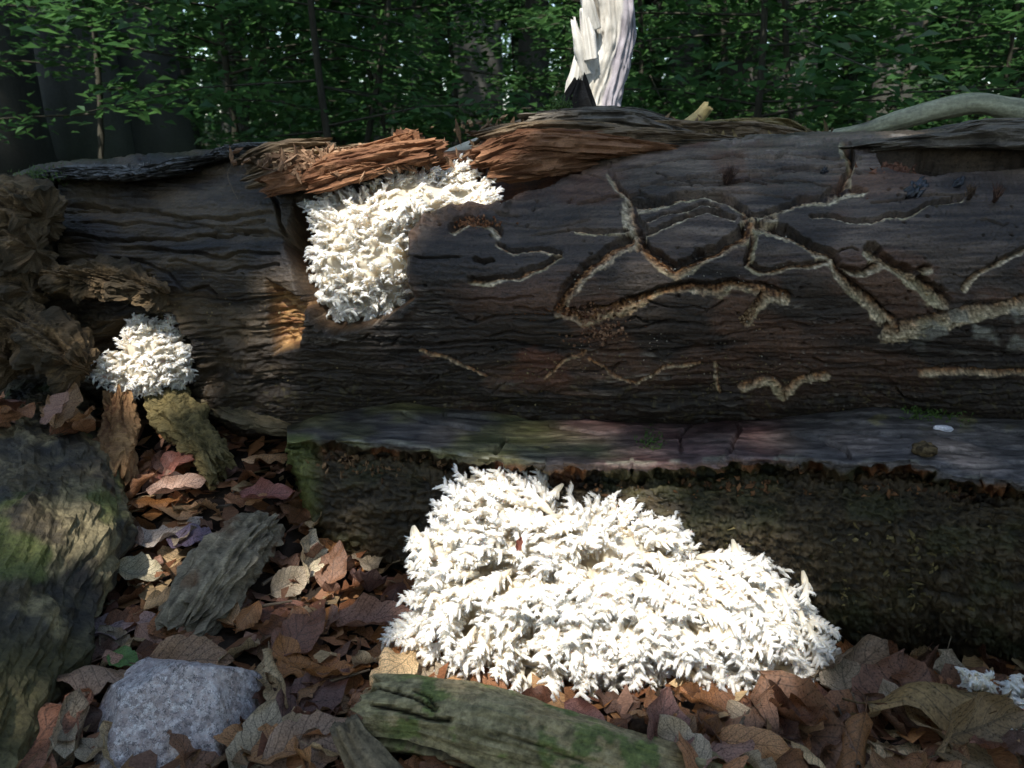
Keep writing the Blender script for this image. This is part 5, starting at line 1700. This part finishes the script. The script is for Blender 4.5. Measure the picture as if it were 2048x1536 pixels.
def cocoon():
    p = ledge_pt(1885, .35) + np.array([0, 0, .006])
    v, f = tube([p + np.array([s * .012, -s * .003, 0]) for s in (-1, -.8, -.3, .3, .8, 1)], [.001, .0035, .005, .005, .0035, .001], 12)
    c = mixc((.35, .36, .42), (.75, .76, .82), .5 + 1.5 * fbm(v * 500, 2, 95))
    root = thing('cocoon', 'pale grey striped cocoon lying on the ledge', 'cocoon', tuple(p))
    obj('shell', v, f, M_STONE, root, col=c)
    v, f = tube([p + np.array([-.012, .003, 0]), p + np.array([-.019, .004, -.003])], [.0012, .0008], 5)
    obj('tail', v, f, M_ROT, root, col=np.array((.03, .03, .03)))


cocoon()


def blob(name, label, cat, p, r, c1, c2, seed, mat=M_FRASS):
    nU, nV = 26, 34
    th = np.linspace(.05, np.pi - .05, nU)[:, None]; ph = np.linspace(0, 2 * np.pi, nV, endpoint=False)[None]
    D_ = np.stack([np.sin(th) * np.cos(ph), np.sin(th) * np.sin(ph), np.cos(th) + 0 * ph], -1)
    v = (D_ * (1 + .35 * fbm(D_ * 2.2 + seed, 4, seed))[..., None] * np.array(r)).reshape(-1, 3)
    c = mixc(c1, c2, .5 + 1.2 * fbm(v * 220, 3, seed))
    tag(obj(name, v + p, grid_faces(nU, nV, True), mat, None, loc=tuple(p), col=c), label, cat)


blob('wood_crumb', 'dark brown crumb of rotten wood resting on the ledge below the cocoon', 'wood', ledge_pt(1848, .8) + np.array([0, 0, .006]), (.015, .012, .009), (.03, .02, .01), (.14, .10, .05), 96)

# a thin root hair hanging on the log
v, f = tube(spline([surf_log(478, 312) + np.array([0, -.01, 0]), surf_log(462, 345) + np.array([0, -.016, 0]), surf_log(468, 372) + np.array([0, -.014, 0]), surf_log(478, 398) + np.array([0, -.006, 0])], 16),
            np.full(16, .0007), 5)
tag(obj('rootlet', v, f, M_ROT, None, loc=tuple(surf_log(478, 398)), col=np.array((.22, .16, .10))), 'thin curled rootlet hanging below the bark crust on the log', 'root')

# ------------------------------------------------------------------ forest behind
def leaf_quads(c, u, nrm, sz, asp=.55):
    u = u / (np.linalg.norm(u, axis=1)[:, None] + 1e-9)
    v = np.cross(nrm, u); v /= np.linalg.norm(v, axis=1)[:, None] + 1e-9
    s = sz[:, None]
    dr = nrm * s * .10
    V = np.stack([c - u * s * .5, c + v * s * asp * .5 + dr, c + u * s * .5 - dr, c - v * s * asp * .5 + dr], 1).reshape(-1, 3)
    F = np.arange(len(V)).reshape(-1, 4)
    return V, F


def sprays(rs, starts, az, length, leaves, lsize, droop=.15, width=.5):
    """flat beech sprays; returns leaf centres, directions, normals, sizes and the twig paths"""
    cs, us, ns, ss, tw = [], [], [], [], []
    for p, a, L in zip(starts, az, length):
        d = np.array([math.cos(a), math.sin(a), rs.uniform(-.1, .25)])
        sd_ = np.array([-math.sin(a), math.cos(a), 0])
        t = rs.uniform(.1, 1.0, leaves) ** .8
        off = rs.uniform(-1, 1, leaves) * width * L * np.sin(np.pi * np.clip(t * .95 + .05, 0, 1)) ** .7
        c = p + d * (t * L)[:, None] + sd_ * off[:, None]
        c[:, 2] -= droop * L * t ** 2 + .12 * np.abs(off) + rs.normal(0, .02, leaves) * (1 + L)
        dirv = d[None] * .8 + sd_[None] * np.sign(off)[:, None] * .7 + rs.randn(leaves, 3) * .25
        n_ = np.array([0, 0, 1.0]) + rs.randn(leaves, 3) * .28
        n_ /= np.linalg.norm(n_, axis=1)[:, None]
        cs.append(c); us.append(dirv); ns.append(n_); ss.append(lsize * rs.uniform(.7, 1.25, leaves))
        tw.append((p, p + d * L * .5 - np.array([0, 0, droop * L * .25]), p + d * L - np.array([0, 0, droop * L])))
    return np.concatenate(cs), np.concatenate(us), np.concatenate(ns), np.concatenate(ss), tw


def sapling_templates(n):
    out = []
    for k in range(n):
        rs = np.random.RandomState(600 + k)
        H = rs.uniform(2.6, 4.6)
        lean = rs.normal(0, .12, 2)
        zz = np.linspace(0, H, 14)
        path = np.stack([lean[0] * zz + .05 * np.sin(zz * 2 + k), lean[1] * zz + .04 * np.sin(zz * 1.7), zz], -1)
        r0 = rs.uniform(.014, .024)
        sv, sf = tube(path, r0 * (1 - .85 * zz / H), 7)
        nb = rs.randint(24, 34)
        zs = np.sort(rs.uniform(.55, H * .98, nb))
        st = np.stack([np.interp(zs, zz, path[:, j]) for j in range(3)], -1)
        ln = rs.uniform(.5, 1.15, nb) * (1.15 - .5 * zs / H)
        c, u, nn, s, tw = sprays(rs, st, rs.uniform(0, 6.28, nb), ln, 85, .072)
        lv, lf_ = leaf_quads(c, u, nn, s)
        tvs, tfs, o_ = [sv], [sf], len(sv)
        for w_ in tw:
            v, f = tube(np.array(w_), [.006, .004, .002], 4)
            tvs.append(v); tfs.append(f + o_); o_ += len(v)
        V = np.concatenate(tvs)
        sm = mesh_data('stem', V, np.concatenate(tfs), M_TRUNK, col=np.array((.045, .042, .03)))
        fm = mesh_data('foliage', lv, lf_, M_GREEN, smooth=False)
        out.append((sm, fm))
    return out


SAP = sapling_templates(7)


def place_tree(name, meshes, names, loc, rz, s, label, cat, group):
    r = thing(name, label, cat, loc, group)
    r.rotation_euler = (0, 0, rz); r.scale = (s,) * 3
    for m, nm in zip(meshes, names):
        o_ = bpy.data.objects.new(nm, m); COL.objects.link(o_); o_.parent = r
    return r


def beyond(px):
    return ('past the crumbling log end' if px < 0 else 'beyond the bark crust on the log' if px < 480 else 'beyond the fungus in the split' if px < 880 else 'near the bleached snag' if px < 1300
            else 'beyond the yellowish broken stick' if px < 1620 else 'beyond the grey green branch' if px < 2048 else 'past the overhanging slab')


def forest():
    rs = np.random.RandomState(31)
    # saplings with flat sprays
    cnt = 0
    pl = []
    while cnt < 74:
        Y = rs.uniform(3.6, 24) if cnt > 14 else rs.uniform(3.4, 6.5)
        px = rs.uniform(-420, 2470)
        x = Y * (px - 1024) / FPX
        if px < 470 and Y < 10.5 and rs.rand() < .85: continue
        if abs(x + .2) < .5 and Y < 5: continue
        if any((x - a) ** 2 + (Y - b_) ** 2 < (.5 + .03 * Y) ** 2 for a, b_ in pl): continue
        pl.append((x, Y))
        z = float(gz(x, Y)) - .02
        near = Y < 8
        place_tree('beech_sapling', SAP[rs.randint(len(SAP))], ('stem', 'foliage'), (x, Y, z), rs.uniform(0, 6.28), rs.uniform(.8, 1.25),
                   ('young beech sapling with flat leafy sprays ' if near else 'slender beech sapling deep in the dim forest ') + beyond(px),
                   'tree', 'near understory saplings' if near else 'deep forest saplings')
        cnt += 1
    # unseen undergrowth added around the camera to screen the low sky; zenith stays open
    saz = math.atan2(SUN_VEC.x, SUN_VEC.y)
    for i in range(44):
        a_ = rs.uniform(-math.pi, math.pi)
        sc_ = rs.uniform(1.2, 1.8)
        R_ = rs.uniform(3.0, 5.8); rz_ = rs.uniform(0, 6.28)
        if abs(a_) < 1.15: continue
        x, Y = R_ * math.sin(a_), R_ * math.cos(a_)
        # keep the sunbeam clear: shrink or drop plants that would stand in it
        hx, hy = SUN_VEC.x / SUN_VEC.z, SUN_VEC.y / SUN_VEC.z
        for _ in range(6):
            h_ = ((x - 0) * hx + (Y - 1.15) * hy) / (hx * hx + hy * hy)
            off_ = math.hypot(x - hx * h_, Y - 1.15 - hy * h_)
            if h_ > 0 and off_ < 1.15 * sc_ + .75 and h_ + .3 < 4.7 * sc_: sc_ *= .82
        if sc_ < .6: continue
        place_tree('beech_sapling', SAP[i % len(SAP)], ('stem', 'foliage'), (x, Y, float(gz(x, Y)) - .02), rz_, sc_,
                   'unseen tall beech sapling added around the camera to screen the low sky', 'tree', 'undergrowth added to screen the low sky')
    # big trunks: bark + high crown templates
    crowns = []
    for k in range(3):
        r2 = np.random.RandomState(700 + k)
        nb = 130
        zs = r2.uniform(3.2, 13, nb)
        a = r2.uniform(0, 6.28, nb)
        L = r2.uniform(1.4, 3.4, nb) * np.interp(zs, [3, 6, 13], [.8, 1.1, .7])
        st = np.stack([.15 * np.cos(a), .15 * np.sin(a), zs], -1)
        c, u, nn, s, tw = sprays(r2, st, a, L, 85, .15, .10, .4)
        lv, lf_ = leaf_quads(c, u, nn, s, .7)
        crowns.append(mesh_data('crown', lv, lf_, M_GREEN, smooth=False))
    # (pixel x, width px, distance)
    T = [(22, 120, 6.5), (92, 46, 9.5), (128, 24, 15), (203, 92, 7.5), (330, 86, 8.2), (397, 30, 13), (497, 30, 16), (612, 16, 20), (782, 26, 17), (862, 36, 12), (958, 56, 9),
         (1062, 40, 12), (1342, 46, 11.5), (1446, 50, 11), (1545, 56, 10), (1742, 50, 9.5), (1660, 22, 18), (1870, 34, 14), (1985, 30, 16), (700, 20, 22), (1130, 22, 20)]
    for i in range(34):
        T.append((rs.uniform(-900, 2950), rs.uniform(14, 26), rs.uniform(17, 42)))
    for i in range(8):
        T.append((rs.choice([-1, 1]) * rs.uniform(1250, 2400) + 1024, rs.uniform(40, 80), rs.uniform(6, 13)))
    for x_, y_, w_ in [(3.2, -6.0, .5), (-7.5, -.5, .5), (1.0, -9.5, .5), (7.5, 1.5, .4)]:  # out-of-view trees added so their crowns dim the skylight
        T.append((1024 + FPX * x_ / y_, abs(w_ * FPX / y_), y_))
    special = {0: 'massive pale grey beech trunk farthest along the crumbling end of the log', 3: 'thick dark trunk with a flared base beyond the bark crust', 4: 'thick brown trunk standing next to the flared trunk',
               10: 'straight dark trunk beyond the notch with the fungus', 14: 'dark trunk beyond the yellow brown crest', 15: 'dark trunk rising beyond the grey green branch'}
    for i, (px, wd, Y) in enumerate(T):
        x = Y * (px - 1024) / FPX
        r = wd / FPX * abs(Y) / 2 * 1.02
        z = float(gz(x, Y)) - .1
        r2 = np.random.RandomState(800 + i)
        H = 14
        ln = r2.normal(0, .018, 2)
        zz = np.array([0, .25, .6, 1.2, 2.5, 5, 9, H])
        pts = [(x + ln[0] * q, Y + ln[1] * q, z + q) for q in zz]
        rad = r * np.array([1.9, 1.45, 1.15, 1.03, 1.0, .9, .7, .3])
        V, F, info = woody(pts, rad, rad, nL=44, nA=22, seed=820 + i, up=(0, 1, 0), grain=r * .05, gl=1.2, ga=2.5, lump=r * .10, lf=2.0)
        col = mixc((.035, .033, .028), (.10, .097, .085), .5 + .7 * info['lum'] + .5 * info['rel'])
        col = mixc(col, (.03, .045, .02), .6 * sstep(1.6, .2, V[:, 2]) * sstep(-.2, .3, info['lum']))
        lab = special.get(i, ('thin far forest trunk ' if (wd < 27 and Y > 15) else 'dark beech trunk standing ') + (beyond(px) if Y > 2 else 'unseen around the camera, added to dim the skylight'))
        root = thing('beech_tree', lab, 'tree', (x, Y, z), None if i in special else ('far forest trunks' if (wd < 27 and Y > 15) else 'forest trunks'))
        obj('trunk', V, F, M_TRUNK, root, col=col)
        o_ = bpy.data.objects.new('crown', crowns[i % 3]); COL.objects.link(o_); o_.parent = root
        o_.rotation_euler = (0, 0, rs.uniform(0, 6.28))
    # unbroken leaf mass far away
    n = 130000
    a = rs.uniform(-math.pi * .42, math.pi * .42, n)
    R = rs.uniform(20, 75, n)
    z = rs.uniform(0, 1, n) ** 1.2 * (3 + R * .24) + 2.2 * sstep(20, 75, R) * .8
    c = np.stack([np.sin(a) * R, np.cos(a) * R, z], -1)
    dens = fbm(c * np.array([.35, .35, .55]), 3, 77)
    c = c[dens > -.2]
    m = len(c)
    nrm = np.array([0, 0, 1.0]) + rs.randn(m, 3) * .6
    nrm /= np.linalg.norm(nrm, axis=1)[:, None]
    lv, lf_ = leaf_quads(c, rs.randn(m, 3) * np.array([1, 1, .4]), nrm, rs.uniform(.3, .65, m), .75)
    tag(obj('far_forest', lv, lf_, M_GREEN, None, smooth=False), 'distant mass of green beech leaves closing the forest', 'foliage', kind='stuff')


forest()

# ------------------------------------------------------------------ unseen tree added on the sun side, its crown carved to shape the sunlight
LIT = [  # (pixel, pixel, distance, radius m): where the sun comes through to
    (1200, 100, 1.75, .15), (1200, -100, 1.75, .15), (780, 310, 1.35, .05), (640, 330, 1.4, .04), (190, 1100, 1.0, .01), (1080, 275, 1.38, .02),
    (555, 630, 1.27, .01), (620, 1100, 1.05, .01), (340, 940, 1.25, .01)]
for poly_, ys_, cond_ in ((POLY_BIG, ys_big, lambda x, y: x < 1580 and y < 1385 and not (x < 850 and y > 1210)),
                          (POLY_MID, ys_mid, lambda x, y: y < 585 and x < 985), (POLY_LEFT, ys_left, lambda x, y: x + y < 1110)):
    for x_ in range(150, 1700, 26):
        for y_ in range(300, 1450, 26):
            e_ = -float(poly_sd(np.array([x_]), np.array([y_]), poly_)[0])
            if e_ > 16 and cond_(x_, y_):
                LIT.append((x_, y_, ys_(x_, y_, e_), -.004))


def make_shade_beech():
    rs = np.random.RandomState(41)
    s = np.array(SUN_VEC)
    root = thing('added_shade_beech', 'unseen tall beech added on the sun side, its crown carved to shape the sunlight', 'tree', (-5.0, -4.8, -.1))
    cen = np.array([0.1, 1.25, .4]) + s * 8.5
    a = np.cross(s, np.array([0, 0, 1.0])); a /= np.linalg.norm(a)
    b_ = np.cross(s, a)
    n = 21000
    q = rs.uniform(-1, 1, (n, 3)) * np.array([2.6, 2.5, 1.3])
    c = cen + a * q[:, :1] + b_ * q[:, 1:2] + s * q[:, 2:]
    keep = np.ones(n, bool)
    for px, py, Y, r in LIT:
        p = P(px, py, Y)
        w_ = c - p
        al = w_ @ s
        dist = np.linalg.norm(w_ - al[:, None] * s, axis=1)
        keep &= ~(dist < r * 1.0 + .055)
    c = c[keep]; m = len(c)
    nrm = np.array([0, -.2, 1.0]) + rs.randn(m, 3) * .35
    nrm /= np.linalg.norm(nrm, axis=1)[:, None]
    lv, lf_ = leaf_quads(c, rs.randn(m, 3) * np.array([1, 1, .3]), nrm, rs.uniform(.10, .17, m), .75)
    obj('crown', lv, lf_, M_GREEN, root, smooth=False)
    V, F, info = woody([(-5.0, -4.8, -.1), (-5.0, -4.8, 1), (-4.9, -4.7, 4), (-4.6, -4.5, 7.2), (-4.3, -4.2, 9)], [.38, .27, .24, .16, .06], [.38, .27, .24, .16, .06], nL=40, nA=22, seed=900,
                       up=(0, 1, 0), grain=.01, lump=.02, lf=2, gl=1.2, ga=2.5)
    obj('trunk', V, F, M_TRUNK, root, col=mixc((.04, .038, .032), (.1, .095, .085), .5 + info['rel']))


make_shade_beech()
